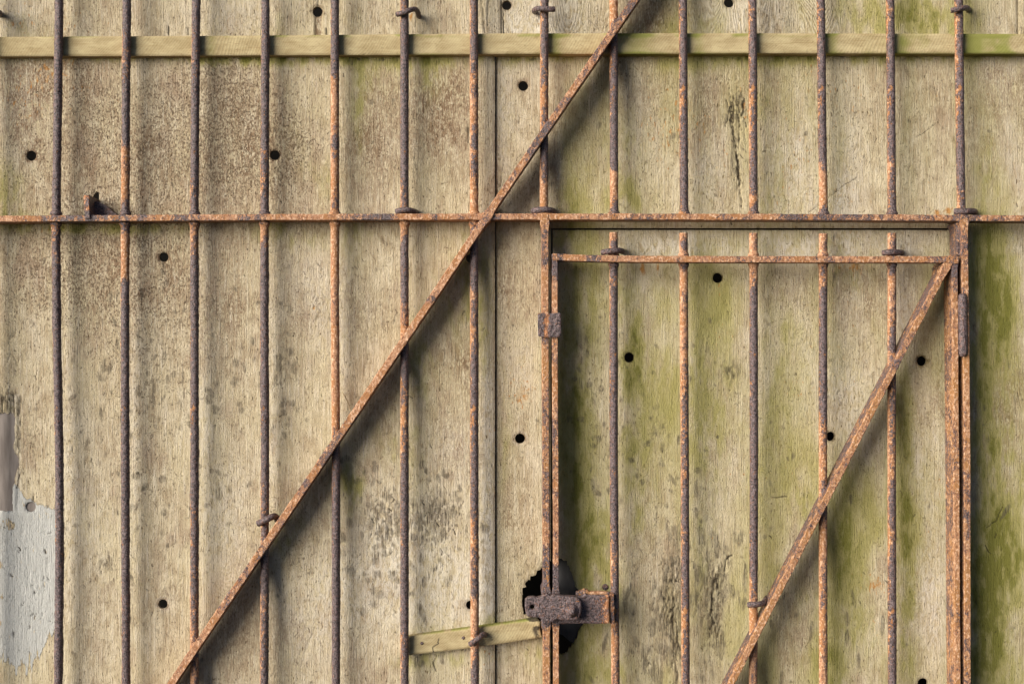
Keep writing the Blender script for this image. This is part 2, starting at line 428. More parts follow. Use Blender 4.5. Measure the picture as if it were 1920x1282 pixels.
    # --- brown bloom and specks
    for a in [(150, 200, 150, 120, .55), (300, 330, 150, 90, .5), (60, 150, 60, 60, .5), (460, 200, 60, 120, .45), (720, 230, 50, 70, .85), (840, 220, 45, 80, .9), (850, 170, 40, 40, .5), (690, 300, 40, 50, .5), (520, 290, 60, 90, .4),
              (1180, 60, 60, 40, .9), (1260, 50, 30, 40, .6), (1270, 170, 120, 50, .5), (1060, 300, 40, 70, .55), (1330, 220, 40, 60, .3), (1450, 170, 60, 60, .3), (1850, 200, 60, 100, .45), (1860, 850, 40, 300, .45), (1750, 150, 60, 50, .3), (1880, 130, 40, 30, .4),
              (90, 520, 90, 80, .45), (210, 490, 60, 60, .5), (330, 560, 60, 100, .4), (440, 560, 40, 100, .4), (560, 560, 50, 70, .4), (200, 760, 60, 120, .3), (860, 660, 30, 50, .6), (940, 560, 30, 160, .35), (840, 780, 40, 60, .45), (700, 600, 50, 60, .35), (870, 860, 30, 40, .4),
              (590, 1000, 50, 60, .4), (450, 1180, 60, 60, .45), (540, 1230, 90, 50, .35), (960, 1000, 30, 120, .4), (980, 520, 40, 60, .35), (1270, 830, 60, 60, .3), (1350, 700, 40, 60, .3), (1480, 530, 60, 50, .35), (1560, 580, 50, 60, .35), (1650, 560, 40, 60, .4), (1740, 560, 30, 70, .55), (1740, 740, 30, 60, .4), (1870, 760, 40, 90, .5), (1880, 700, 30, 60, .4), (1490, 1230, 40, 50, .5), (1740, 1000, 30, 120, .25), (1260, 1130, 40, 120, .3)]:
        gauss('brown', *a)
    F['brown'] = F['brown'] + .32 * sstep(.52, .72, fbm(UU / 55, VV / 85, 141, 5, .6))
    F['brown'] = np.clip(F['brown'] * (0.3 + 1.3 * fbm(UU / 22, VV / 40, 51, 5, 0.62)), 0, 1.2)
    for a in [(200, 230, 220, 130, .8), (430, 210, 70, 100, .8), (540, 300, 60, 80, .6), (90, 520, 120, 90, .7), (300, 560, 120, 160, .55), (570, 560, 50, 60, .5), (740, 280, 70, 60, .5), (300, 900, 200, 150, .3), (920, 1240, 40, 60, .5), (1500, 250, 200, 150, .2), (560, 1030, 40, 60, .5)]:
        gauss('speck', *a)
    F['speck'] = np.clip(F['speck'] * (0.4 + 1.2 * fbm(UU / 14, VV / 16, 58, 3)), 0, 1)
    # --- pale weathered wood, and tall narrow pale bands right of the rods
    for a in [(20, 40, 40, 30, .6), (40, 190, 50, 60, .5), (440, 30, 60, 50, .4), (940, 260, 20, 110, .55), (970, 60, 40, 40, .5), (1060, 40, 60, 40, .7), (1400, 40, 50, 40, .6), (1090, 310, 30, 40, .3), (1190, 240, 40, 60, .3),
              (1330, 340, 30, 60, .4), (1450, 350, 40, 60, .45), (1560, 380, 40, 30, .5), (1580, 290, 30, 90, .35), (1500, 240, 20, 90, .45), (1870, 130, 40, 40, .5), (1900, 300, 20, 90, .3),
              (580, 520, 30, 50, .4), (610, 600, 30, 60, .35), (385, 700, 12, 300, .45), (255, 700, 10, 300, .4), (128, 760, 12, 250, .35), (512, 760, 10, 200, .4), (645, 600, 10, 120, .4),
              (690, 1080, 40, 80, .45), (620, 1120, 30, 80, .45), (830, 1040, 50, 110, .5), (915, 900, 12, 260, .85), (900, 1120, 30, 50, .6), (740, 1000, 30, 60, .45), (850, 830, 24, 30, .4), (760, 1120, 40, 60, .4), (560, 1180, 30, 80, .35),
              (980, 700, 20, 60, .35), (1230, 462, 60, 16, .7), (1340, 465, 60, 18, .7), (1480, 465, 50, 20, .75), (1600, 460, 60, 18, .7), (1710, 460, 40, 20, .5), (1690, 560, 16, 60, .6), (1610, 540, 30, 50, .45), (1500, 560, 20, 60, .3), (1590, 760, 40, 80, .5), (1530, 700, 30, 60, .35), (1740, 900, 30, 160, .5), (1745, 1120, 24, 120, .45), (1230, 560, 40, 50, .35), (1400, 700, 30, 120, .2), (1300, 740, 12, 150, .4),
              (1900, 480, 20, 60, .6), (1890, 640, 16, 40, .3), (1160, 640, 8, 140, .3), (1420, 900, 12, 200, .35), (430, 1000, 30, 120, .4), (160, 1000, 40, 140, .3)]:
        gauss('pale', *a)
    F['pale'] = np.clip(F['pale'] * (0.35 + 1.3 * fbm(UU / 12, VV / 55, 61, 4, 0.6)), 0, 1)
    # --- grain that shows as flame figure
    for a in [(1080, 40, 70, 40, 1), (1400, 40, 80, 40, 1), (1560, 40, 90, 40, .6), (1880, 60, 40, 50, .5), (180, 260, 50, 100, .30), (420, 1050, 50, 140, .40), (290, 1100, 40, 90, .30), (560, 1110, 60, 110, .25), (730, 1130, 60, 70, .2)]:
        gauss('wavy', *a)
    # --- rust marks
    for a in [(45, 40, 30, 30, .7), (90, 130, 50, 22, .6), (130, 50, 20, 40, .6), (40, 190, 40, 40, .6), (190, 190, 90, 40, .45), (770, 34, 4, 9, 1.4), (212, 60, 50, 30, .35), (975, 730, 26, 36, .55), (985, 745, 14, 12, .35), (1240, 240, 60, 60, .42), (1500, 250, 70, 120, .38), (1290, 250, 60, 90, .35), (1780, 396, 8, 8, 1.2), (1757, 399, 6, 6, 1.1), (1205, 505, 4, 12, 1.5), (1233, 500, 3, 10, 1.2), (1610, 500, 26, 10, .7), (1645, 1095, 18, 12, .8), (1755, 940, 20, 50, .45), (1750, 1060, 14, 40, .4), (1640, 1190, 10, 30, .5), (1620, 1110, 60, 100, .3), (895, 1240, 40, 40, .6), (450, 480, 70, 70, .3), (1380, 920, 60, 130, .33), (100, 432, 60, 8, .7), (330, 430, 60, 8, .5), (1740, 170, 200, 140, .2), (920, 950, 12, 150, .4), (1330, 580, 60, 80, .3), (1550, 640, 60, 120, .35), (590, 575, 5, 8, 0.9)]:
        gauss('rust', *a)
    # --- grey mould prints
    mould(535, 700, 16, 40, 12, seed=1); mould(530, 775, 20, 24, 12, (4, 7), (5, 9), seed=2); mould(210, 690, 30, 70, 14, (3, 7), (8, 18), seed=3)
    mould(310, 700, 30, 70, 12, (3, 7), (8, 18), seed=4); mould(420, 740, 30, 40, 12, (4, 9), (5, 12), seed=5); mould(270, 920, 14, 30, 8, (5, 9), (6, 12), seed=6); mould(400, 900, 40, 30, 9, (4, 8), (5, 12), seed=7)
    mould(715, 985, 34, 50, 26, (5, 11), (6, 14), seed=8); mould(815, 960, 34, 24, 20, (6, 11), (6, 14), (.5, 1), seed=9); mould(820, 1000, 26, 26, 16, (6, 10), (6, 12), seed=10); mould(790, 1085, 26, 30, 10, (5, 10), (7, 16), seed=11); mould(700, 1100, 30, 30, 8, (5, 9), (8, 14), seed=12); mould(680, 880, 30, 20, 10, (6, 10), (6, 10), (.3, .6), seed=13); mould(820, 890, 20, 20, 8, (4, 8), (6, 12), seed=33)
    blob('mildew', 792, 1150, 7, 26, -0.35, .85, .4, 3); blob('mildew', 785, 1240, 11, 16, -0.3, .9, .5, 4); blob('mildew', 828, 1232, 5, 14, -0.2, .7, .5, 5); blob('mildew', 680, 1145, 8, 10, 0, .8, .5, 6); blob('mildew', 688, 800, 6, 20, .5, .35, .4, 8)
    mould(1100, 690, 12, 40, 6, (3, 6), (8, 14), seed=14); mould(1115, 760, 20, 26, 8, (4, 8), (5, 9), seed=15); mould(1120, 860, 16, 30, 7, (4, 8), (5, 10), seed=16); mould(1225, 780, 14, 20, 6, (4, 7), (5, 10), (.3, .7), seed=17); mould(1240, 870, 40, 30, 10, (4, 8), (4, 8), (.4, .8), seed=18)
    mould(1268, 1010, 12, 36, 9, (4, 7), (12, 26), (.4, .75), 0.15, seed=19); mould(1262, 1090, 18, 40, 18, (5, 9), (12, 26), (.5, .9), 0.2, seed=20); mould(1256, 1190, 18, 50, 24, (5, 10), (14, 28), (.5, .95), 0.2, seed=21); mould(1215, 1230, 14, 26, 8, (4, 7), (14, 26), (.5, .8), 0.3, seed=22)
    mould(1332, 1085, 24, 40, 16, (5, 9), (14, 28), (.4, .85), 0.2, seed=23); mould(1335, 1200, 12, 40, 9, (4, 7), (16, 30), (.4, .8), 0.15, seed=24); mould(1395, 1110, 6, 30, 4, (3, 5), (16, 26), (.5, .7), 0.2, seed=25); mould(1195, 1120, 10, 30, 5, (3, 6), (12, 22), (.4, .7), .5, seed=34)
    for (x, y, l, a) in [(1600, 1122, 20, -.2), (1588, 1160, 16, -.05), (1588, 1192, 18, .08), (1655, 1170, 24, .05), (1610, 1235, 20, -.05), (1521, 1180, 24, .1), (1465, 1270, 18, .1), (1446, 1170, 10, 0), (1470, 1115, 10, .3), (1595, 935, 12, 0), (1134, 1205, 24, .25), (1100, 640, 15, -.3), (1112, 910, 18, -.1), (1305, 915, 22, -.02), (1305, 960, 10, 0), (1262, 900, 14, -.5), (1885, 960, 20, .6), (1172, 1130, 26, -.1)]:
        blob('mildew', x, y, 4.5, l, a, .95, .3, int(x))
    mould(900, 110, 400, 3, 20, (3, 8), (2, 4), (.3, .6), seed=26); mould(1075, 95, 40, 4, 8, (4, 8), (3, 6), seed=27)
    r = np.random.default_rng(77)
    for k in range(330):
        blob('mildew', r.uniform(0, 1920), r.uniform(130, 1282), r.uniform(2, 6), r.uniform(3, 12), r.normal() * .4, r.uniform(.15, .65), .5, k)
    for k in range(420):                                                    # little nicks everywhere
        x, y = r.uniform(0, 1920), r.uniform(0, 1282)
        crack([(x, y), (x + r.normal() * 3, y + r.uniform(3, 9))], r.uniform(.8, 1.4), .001, r.uniform(.35, .85), 2, k)
    # --- bark-like gouges
    scratches(1380, 200, 16, 18, 16, (10, 36), (.7, 1.2), (.3, .7), .14, 1)
    for l in [[(1361, 186), (1366, 210), (1362, 236)], [(1372, 190), (1370, 225), (1374, 250)], [(1376, 180), (1375, 220), (1376, 262), (1384, 300), (1388, 335), (1390, 390)], [(1385, 190), (1387, 240), (1384, 280)], [(1396, 184), (1394, 215), (1399, 240)], [(1368, 200), (1378, 255), (1384, 320), (1387, 350)]]:
        crack(l, 1.2, .003, .75, 3, 3)
    gauss('mildew', 1374, 290, 4, 50, .5); gauss('rust', 1400, 220, 6, 30, .5)
    scratches(1262, 1095, 16, 45, 26, (8, 30), (.7, 1.3), (.35, .8), .3, 2); scratches(1262, 1215, 18, 40, 28, (8, 34), (.7, 1.3), (.35, .8), .3, 3); scratches(1330, 1070, 16, 40, 14, (8, 30), (.7, 1.3), (.3, .75), .3, 4); scratches(1335, 1160, 14, 50, 14, (10, 34), (.7, 1.3), (.3, .75), .25, 5)
    mould(1262, 1150, 16, 60, 34, (2, 4), (8, 22), (.5, 1), .35, seed=41); mould(1335, 1120, 16, 55, 26, (2, 4), (8, 20), (.45, .95), .3, seed=42); mould(1290, 1000, 60, 60, 14, (2, 4), (5, 12), (.3, .8), .5, seed=43); mould(720, 985, 30, 50, 26, (2, 5), (3, 9), (.5, 1), .5, seed=44); mould(820, 975, 28, 40, 26, (2, 5), (3, 9), (.5, 1), .5, seed=45); mould(300, 800, 120, 200, 60, (2, 5), (4, 12), (.3, .8), .5, seed=46); mould(1220, 760, 80, 120, 36, (2, 5), (3, 9), (.3, .85), .6, seed=47); mould(1480, 900, 60, 160, 24, (2, 4), (3, 9), (.3, .7), .6, seed=48)
    scratches(1220, 1240, 14, 24, 8, (6, 16), seed=6); scratches(720, 960, 26, 40, 20, (5, 16), (.8, 1.5), (.4, .9), .5, 7); scratches(820, 980, 26, 30, 22, (5, 16), (.8, 1.5), (.4, .9), .4, 8); scratches(1230, 800, 30, 30, 12, (4, 10), seed=9); scratches(1370, 700, 24, 22, 14, (3, 9), seed=10); scratches(400, 760, 30, 50, 12, (4, 14), seed=11); scratches(190, 780, 40, 60, 14, (5, 16), seed=12); scratches(1120, 770, 20, 40, 10, (4, 10), slope=.8, seed=13); scratches(1330, 300, 8, 12, 8, (6, 14), slope=.5, seed=14); scratches(1750, 170, 16, 10, 7, (4, 10), slope=.8, seed=15); scratches(845, 1060, 20, 40, 8, (6, 16), seed=16); scratches(25, 640, 10, 30, 8, (8, 26), seed=17); scratches(60, 1100, 26, 60, 16, (4, 12), (.8, 1.5), (.5, .95), .4, 18); scratches(190, 1050, 6, 14, 4, (8, 16), seed=19)
    crack([(1341, 1085), (1336, 1110), (1334, 1150), (1338, 1170)], 1.8, .003, .7, 3); crack([(1266, 1120), (1262, 1160), (1264, 1190)], 1.6, .003, .7, 3); crack([(1272, 1180), (1268, 1230), (1270, 1282)], 1.7, .003, .7, 3)
    crack([(1515, 400), (1530, 388), (1537, 384)], 1.0, .001, .8, 1); crack([(1558, 366), (1580, 350), (1608, 331)], 1.1, .001, .85, 2); crack([(1652, 302), (1672, 290)], 1, .001, .7, 2); crack([(1718, 258), (1745, 240), (1756, 230)], 1, .001, .8, 2)
    crack([(547, -20), (547, 66)], .9, .001, .7, 1); crack([(556, 30), (557, 66)], .8, .001, .5, 1); crack([(596, -20), (596, 14)], 1.2, .002, .9, 1.5); crack([(611, 54), (613, 66)], 1.6, .002, .9, 1)
    crack([(943, 22), (944, 40), (945, 66)], 1.2, .002, .9, 1.5); crack([(902, -10), (905, 20), (910, 62)], 2, .002, .55, 2); crack([(916, 0), (914, 50)], 1.3, .002, .5, 2); crack([(1061, -10), (1061, 66)], 1, .001, .6, 1); crack([(1104, 38), (1125, 58)], 1, .001, .7, 1); crack([(990, 336), (1010, 350)], .8, .001, .4, 1)
    crack([(316, 50), (316, 66)], 1.6, .002, .85, 1); crack([(353, 52), (353, 66)], 1.6, .002, .85, 1); crack([(878, 240), (878, 268)], 1.6, .002, .7, 1); crack([(882, 320), (881, 330)], 1.4, .002, .7, 1); crack([(946, 300), (942, 318), (940, 336), (938, 350)], 1.0, .002, .7, 1)
    crack([(307, 492), (305, 510)], 1.4, .001, .7, 2); crack([(303, 520), (307, 502)], 1.2, .001, .6, 1); crack([(63, 930), (61, 940)], 1.3, .002, .9, 1); crack([(35, 890), (33, 905), (29, 915)], 1.4, .002, .9, 1); crack([(84, 1030), (86, 1037)], 1.7, .002, .95, .8); crack([(88, 1045), (87, 1074)], 1.0, .001, .6, .8)
    crack([(1320, 630), (1316, 660), (1312, 690)], 1.3, .001, .45, 2); crack([(740, 600), (738, 607), (742, 590), (746, 586)], 1.1, .001, .7, 1); crack([(689, 595), (690, 640), (684, 700)], 2.2, .001, .35, 3); crack([(870, 1150), (915, 1128)], .7, .001, .15, 1); crack([(590, 1180), (570, 1230), (562, 1262)], 2.2, .001, .25, 2)
    crack([(1190, 625), (1193, 650)], 1.6, .001, .5, 1); crack([(1184, 537), (1222, 534)], 1, .001, .3, 2); crack([(1184, 553), (1208, 556)], 1, .001, .4, 2); crack([(1130, 520), (1124, 534), (1132, 546), (1138, 534), (1133, 520)], 1, .001, .5, 1)
    crack([(1880, 950), (1868, 975), (1850, 990)], 1.5, .001, .8, 2); crack([(1900, 800), (1908, 735), (1912, 760)], 1, .001, .6, 1); crack([(1505, 618), (1488, 633)], 1, .001, .4, 2); crack([(1447, 932), (1476, 931)], 1.6, .001, .75, 2); crack([(1848, 1022), (1853, 1034), (1858, 1037)], 1.3, .001, .8, 1)
    crack([(637, 1220), (583, 1225)], .6, .001, .15, 1); crack([(1340, 1168), (1330, 1180)], 1.5, .001, .8, 2); crack([(1252, 1140), (1240, 1110)], 1.6, .002, .6, 1); crack([(816, 1258), (812, 1240), (818, 1228)], 1.4, .001, .8, 2); crack([(1372, 1040), (1362, 1050), (1358, 1070)], 1.6, .003, .9, 2)
    # worn rims and drips of the drilled holes
    rh = np.random.default_rng(21)
    for (hx, hy) in [(58, 292), (515, 291), (307, 482), (305, 1132), (57, 950), (595, 22), (949.5, 10), (1367, 5), (981, 161), (975, 822), (1180, 670), (1346, 521), (1557, 818), (1729, 677), (1731, 1281)]:
        w = win(hx, hy, 40, 60)
        rr = np.hypot(UU[w] - hx, VV[w] - hy) + (fbm(UU[w] / 5, VV[w] / 5, int(hx), 3) - .5) * 7
        k = rh.uniform(.4, 1)
        F['brown'][w] += .7 * k * np.exp(-((rr - 10) / 3.5) ** 2)
        F['pale'][w] += .6 * rh.uniform(0, 1) * np.exp(-((rr - 12) / 2.5) ** 2)
        F['dirt'][w] = np.maximum(F['dirt'][w], .6 * k * np.exp(-((rr - 9.5) / 1.6) ** 2))
        F['mildew'][w] = np.maximum(F['mildew'][w], .6 * rh.uniform(0, 1) * np.exp(-((UU[w] - hx) / 5) ** 2) * sstep(8, 12, VV[w] - hy) * sstep(50, 10, VV[w] - hy) * sstep(.35, .6, fbm(UU[w] / 4, VV[w] / 20, int(hx) + 2, 3)))
        if rh.random() < .6:
            F['rust'][w] += rh.uniform(.4, .9) * np.exp(-((UU[w] - hx - 2) / 4) ** 2) * sstep(8, 11, VV[w] - hy) * sstep(40, 10, VV[w] - hy)
    # torn, fibrous wood in the gouged places
    rag = np.zeros((RH, RW), np.float32)
    for (cx, cy, sx, sy, am) in [(1264, 1090, 13, 36, .9), (1258, 1170, 15, 40, 1), (1268, 1240, 14, 40, 1), (1222, 1235, 12, 22, .7), (1332, 1075, 13, 30, .8), (1338, 1150, 12, 50, .7), (1380, 205, 11, 22, .9), (1383, 290, 3.5, 50, .8), (715, 975, 30, 45, .45), (818, 965, 30, 35, .5), (20, 745, 12, 14, .7), (36, 860, 6, 70, .8), (1235, 800, 25, 25, .35), (1370, 700, 18, 16, .5), (60, 1100, 20, 40, .3), (200, 1050, 10, 20, .4), (530, 690, 14, 26, .35), (1365, 1045, 6, 14, .9)]:
        w = win(cx, cy, 3 * sx, 3 * sy)
        rag[w] += am * np.exp(-0.5 * (((UU[w] - cx) / sx) ** 2 + ((VV[w] - cy) / sy) ** 2))
    n_a = fbm(UU / 2.8 + VV / 40, VV / 11, 201, 4, .65); n_b = fbm(UU / 5 - VV / 30, VV / 11, 207, 4, .6); n_c = fbm(UU / 30, VV / 60, 209, 3)
    rag = np.clip(rag * (.35 + 1.3 * sstep(.35, .65, n_c)), 0, 1.1)
    F['cut'] += rag * (n_a - .5) * .008
    F['dirt'] = np.maximum(F['dirt'], rag * sstep(.56, .74, n_a) * .75)
    F['mildew'] = np.maximum(F['mildew'], rag * sstep(.38, .60, n_b) * .85)
    F['brown'] = np.maximum(F['brown'], rag * sstep(.50, .66, n_b) * .8)
    # split and missing strip under the hole in the top sheet
    w = win(597, 48, 20, 32)
    st = (sstep(589, 591.5, UU[w]) - sstep(602, 605, UU[w])) * sstep(26, 30, VV[w])
    F['brown'][w] = np.maximum(F['brown'][w], st * 1.1); F['cut'][w] = np.maximum(F['cut'][w], st * .003); F['dirt'][w] = np.maximum(F['dirt'][w], st * .22)
    # splintered fibres by the broken corner
    w = win(30, 850, 14, 110)
    st = fbm(UU[w] / 2.2, VV[w] / 60, 5, 2) * sstep(44, 34, UU[w])
    F['cut'][w] = np.maximum(F['cut'][w], st * .004); F['dirt'][w] = np.maximum(F['dirt'][w], sstep(.45, .8, st) * .6); F['pale'][w] = np.maximum(F['pale'][w], sstep(.3, .5, st) * .5)
    w = win(20, 750, 18, 26)
    st = fbm(UU[w] / 2.2, VV[w] / 40, 6, 2) * sstep(720, 745, VV[w])
    F['cut'][w] = np.maximum(F['cut'][w], st * .003); F['dirt'][w] = np.maximum(F['dirt'][w], sstep(.45, .75, st) * .6)
    # plugged holes: a thin ring
    for (x, y, r0, am) in [(978, 212, 9, .45), (1558, 160, 10, .45), (513, 941, 9.5, .6)]:
        w = win(x, y, 14, 14)
        rr = np.hypot(UU[w] - x, VV[w] - y)
        F['dirt'][w] = np.maximum(F['dirt'][w], am * np.exp(-((rr - r0) / 1.0) ** 2)); F['pale'][w] = np.maximum(F['pale'][w], .35 * (rr < r0 - 1))
    crack([(974, 220), (973, 232), (971, 226)], 1.6, .001, .5, .5)
    # leftover grey paint, lower left
    e1 = 925 + 28 * sstep(20, 100, UU) + 10 * (fbm(UU / 10, VV / 30, 71, 3) - .5)
    e1 = e1 - 16 * np.exp(-((UU - 28) / 10) ** 2)
    e2 = 1246 - 58 * sstep(50, 106, UU) - 40 * sstep(25, -30, UU) + 70 * (fbm(UU / 5, VV / 34, 73, 4) - .5)
    er = 108 + 8 * (fbm(UU / 8, VV / 26, 75, 3) - .5)
    p = sstep(-14, 14, VV - e1) * sstep(-26, 26, e2 - VV) * sstep(-6, 6, er - UU)
    p *= 1 - .75 * sstep(.55, .70, fbm(UU / 9, VV / 16, 79, 4)) * sstep(30, -4, UU) * 1.0 - .5 * np.exp(-((VV - 985) / 16) ** 2) * (UU < 30)
    F['paint'] = p
    F['rust'] = F['rust'] + .20 * sstep(.45, .7, fbm(UU / 40, VV / 90, 121, 3)) * sstep(900, 1000, UU)
    for k in ('moss', 'brown', 'pale', 'speck'): F[k] *= (1 - .85 * np.clip(p, 0, 1))
    # small illegible scribble scratched into the paint
    for l in [[(0, 986), (2, 991)], [(5, 991), (7, 986), (9, 991)], [(11, 987), (10, 990), (13, 991)], [(4, 997), (6, 1001)], [(8, 1001), (10, 997), (12, 1001)], [(14, 997), (13, 1003), (16, 1003)]]:
        crack(l, .7, .0004, .6, .4)


paint_masks()


def sample(f, u, v):
    A = F[f]
    x = np.clip(u + MG, 0, RW - 1.001); y = np.clip(v + MG, 0, RH - 1.001)
    xi = x.astype(int); yi = y.astype(int); fx = x - xi; fy = y - yi
    return A[yi, xi] * (1 - fx) * (1 - fy) + A[yi, xi + 1] * fx * (1 - fy) + A[yi + 1, xi] * (1 - fx) * fy + A[yi + 1, xi + 1] * fx * fy


# ------------------------------------------------------------------ sheets and plates with real cut-outs
def poly_sd(poly, u, v):
    """signed distance (minus inside) and nearest point on a polygon"""
    p = np.array(poly, float); q = np.roll(p, -1, 0)
    best = np.full(u.shape, 1e18); nx = np.zeros(u.shape); ny = np.zeros(u.shape); ins = np.zeros(u.shape, bool)
    for a, b in zip(p, q):
        d = b - a; L2 = (d ** 2).sum() + 1e-12
        t = np.clip(((u - a[0]) * d[0] + (v - a[1]) * d[1]) / L2, 0, 1)
        X = a[0] + t * d[0]; Y = a[1] + t * d[1]
        r = (u - X) ** 2 + (v - Y) ** 2
        m = r < best
        best = np.where(m, r, best); nx = np.where(m, X, nx); ny = np.where(m, Y, ny)
        c = ((a[1] > v) != (b[1] > v)) & (u < (b[0] - a[0]) * (v - a[1]) / (b[1] - a[1] + 1e-12) + a[0])
        ins ^= c
    return np.where(ins, -1, 1) * np.sqrt(best), nx, ny


def axis(a, b, fine0, fine1, step, coarse, extra=()):
    lo, hi = max(a, fine0), min(b, fine1)
    xs = [a, b]
    if hi > lo:
        xs += list(np.linspace(lo, hi, max(2, int(round((hi - lo) / step)) + 1)))
        if a < lo: xs += list(np.arange(a, lo, coarse))
        if b > hi: xs += list(np.arange(hi + coarse, b, coarse))
    else:
        xs += list(np.arange(a, b, coarse))
    xs = np.array(sorted(xs + list(extra)))
    keep = np.concatenate([[True], np.diff(xs) > 0.25 * step])
    xs = xs[keep]
    for e in list(extra) + [b]:
        xs[np.argmin(abs(xs - e))] = e
    return xs


def sheet(name, ext, yf, thick, mat, parent=None, circles=(), polys=(), rects=(), keep=None, step=2.0, bulge=0.0, rough=0.0, edge=1.5, edge_r=2.5, masks=True, warp=None, seed=0, extra_attrs=None):
    u0, v0, u1, v1 = ext
    us = axis(u0, u1, -12, 1932, step, 25, [r[0] for r in rects if u0 < r[0] < u1] + [r[2] for r in rects if u0 < r[2] < u1])
    vv = axis(v0, v1, -12, 1294, step, 25, [r[1] for r in rects if v0 < r[1] < v1] + [r[3] for r in rects if v0 < r[3] < v1])
    nu, nv = len(us), len(vv)
    U, V = np.meshgrid(us, vv)
    U = U.ravel().astype(float); V = V.ravel().astype(float)
    idx = np.arange(nu * nv).reshape(nv, nu)
    Q = np.stack([idx[:-1, :-1], idx[1:, :-1], idx[1:, 1:], idx[:-1, 1:]], -1).reshape(-1, 4)
    cu = U[Q].mean(1); cv = V[Q].mean(1)
    dead = np.zeros(len(Q), bool)
    for r in rects: dead |= (cu > r[0]) & (cu < r[2]) & (cv > r[1]) & (cv < r[3])
    edge_d = np.minimum(np.minimum(U - u0, u1 - U), np.minimum(V - v0, v1 - V))
    for r in rects:
        dx = np.maximum(np.maximum(r[0] - U, U - r[2]), 0); dy = np.maximum(np.maximum(r[1] - V, V - r[3]), 0)
        edge_d = np.minimum(edge_d, np.hypot(dx, dy))
    for (x, y, r) in circles:
        sel = (abs(cu - x) < r + 5) & (abs(cv - y) < r + 5) & (np.hypot(cu - x, cv - y) < r)
        other = np.ones(len(Q), bool) & ~dead & ~sel
        vs_ = np.unique(Q[sel]); near = np.unique(Q[other & (abs(cu - x) < r + 9) & (abs(cv - y) < r + 9)])
        b = np.intersect1d(vs_, near)
        d = np.hypot(U[b] - x, V[b] - y) + 1e-9
        U[b] = x + (U[b] - x) * r / d; V[b] = y + (V[b] - y) * r / d
        dead |= sel
        edge_d = np.minimum(edge_d, abs(np.hypot(U - x, V - y) - r))
    for pl, inside in [(p, True) for p in polys] + ([(keep, False)] if keep is not None else []):
        pa = np.array(pl, float); m = 8
        sdq, _, _ = poly_sd(pl, cu, cv)
        sel = (sdq < 0) if inside else (sdq > 0)
        vs_ = np.unique(Q[sel & ~dead]); other = np.unique(Q[~dead & ~sel])
        b = np.intersect1d(vs_, other)
        sd, X, Y = poly_sd(pl, U[b], V[b])
        U[b] = X; V[b] = Y
        dead |= sel
        sd, _, _ = poly_sd(pl, U, V)
        edge_d = np.minimum(edge_d, abs(sd))
    Q = Q[~dead]
    used = np.unique(Q); remap = np.full(nu * nv, -1); remap[used] = np.arange(len(used))
    Q = remap[Q]; U = U[used]; V = V[used]; edge_d = edge_d[used]
    y = np.full(len(U), yf)
    if bulge: y = y + (fbm(U / 260 + seed, V / 420, 7 + seed, 2) - .5) * 2 * bulge
    if rough: y = y + (fbm(U / 6, V / 6, 9 + seed, 3) - .5) * 2 * rough
    if edge: y = y + edge / 1000 * np.exp(-(edge_d / edge_r) ** 2)
    attrs = {}
    if masks:
        y = y + sample('cut', U, V)
        for k in ('moss', 'brown', 'pale', 'rust', 'mildew', 'paint', 'dirt', 'speck', 'wavy'): attrs[k] = sample(k, U, V)
        attrs['brown'] = attrs['brown'] + .55 * np.exp(-(edge_d / 3.5) ** 2) * fbm(U / 5, V / 9, 3, 2)
    if warp is not None: y = y + warp(U, V)
    if extra_attrs: attrs.update(extra_attrs(U, V, edge_d))
    X, Y, Z = P(U, V, yf)                                   # lay the sheet out flat at its own depth, then push the relief
    co = np.stack([X, y, Z], 1)
    # walls along every free edge
    E = np.concatenate([Q[:, [0, 1]], Q[:, [1, 2]], Q[:, [2, 3]], Q[:, [3, 0]]])
    key = np.sort(E, 1); code = key[:, 0].astype(np.int64) * len(U) + key[:, 1]
    _, inv, cnt = np.unique(code, return_inverse=True, return_counts=True)
    B = E[cnt[inv] == 1]
    bv, binv = np.unique(B, return_inverse=True); binv = binv.reshape(B.shape)
    n0 = len(co)
    top = co[bv]; bot = top.copy(); bot[:, 1] = yf + thick
    co = np.concatenate([co, top, bot])
    W = np.stack([n0 + binv[:, 1], n0 + binv[:, 0], n0 + len(bv) + binv[:, 0], n0 + len(bv) + binv[:, 1]], 1)
    for k in attrs:
        a = np.asarray(attrs[k]); attrs[k] = np.concatenate([a, a[bv], a[bv]])
    return link(name, co, np.concatenate([Q, W]), np.zeros((0, 3), int), mat, parent, attrs)


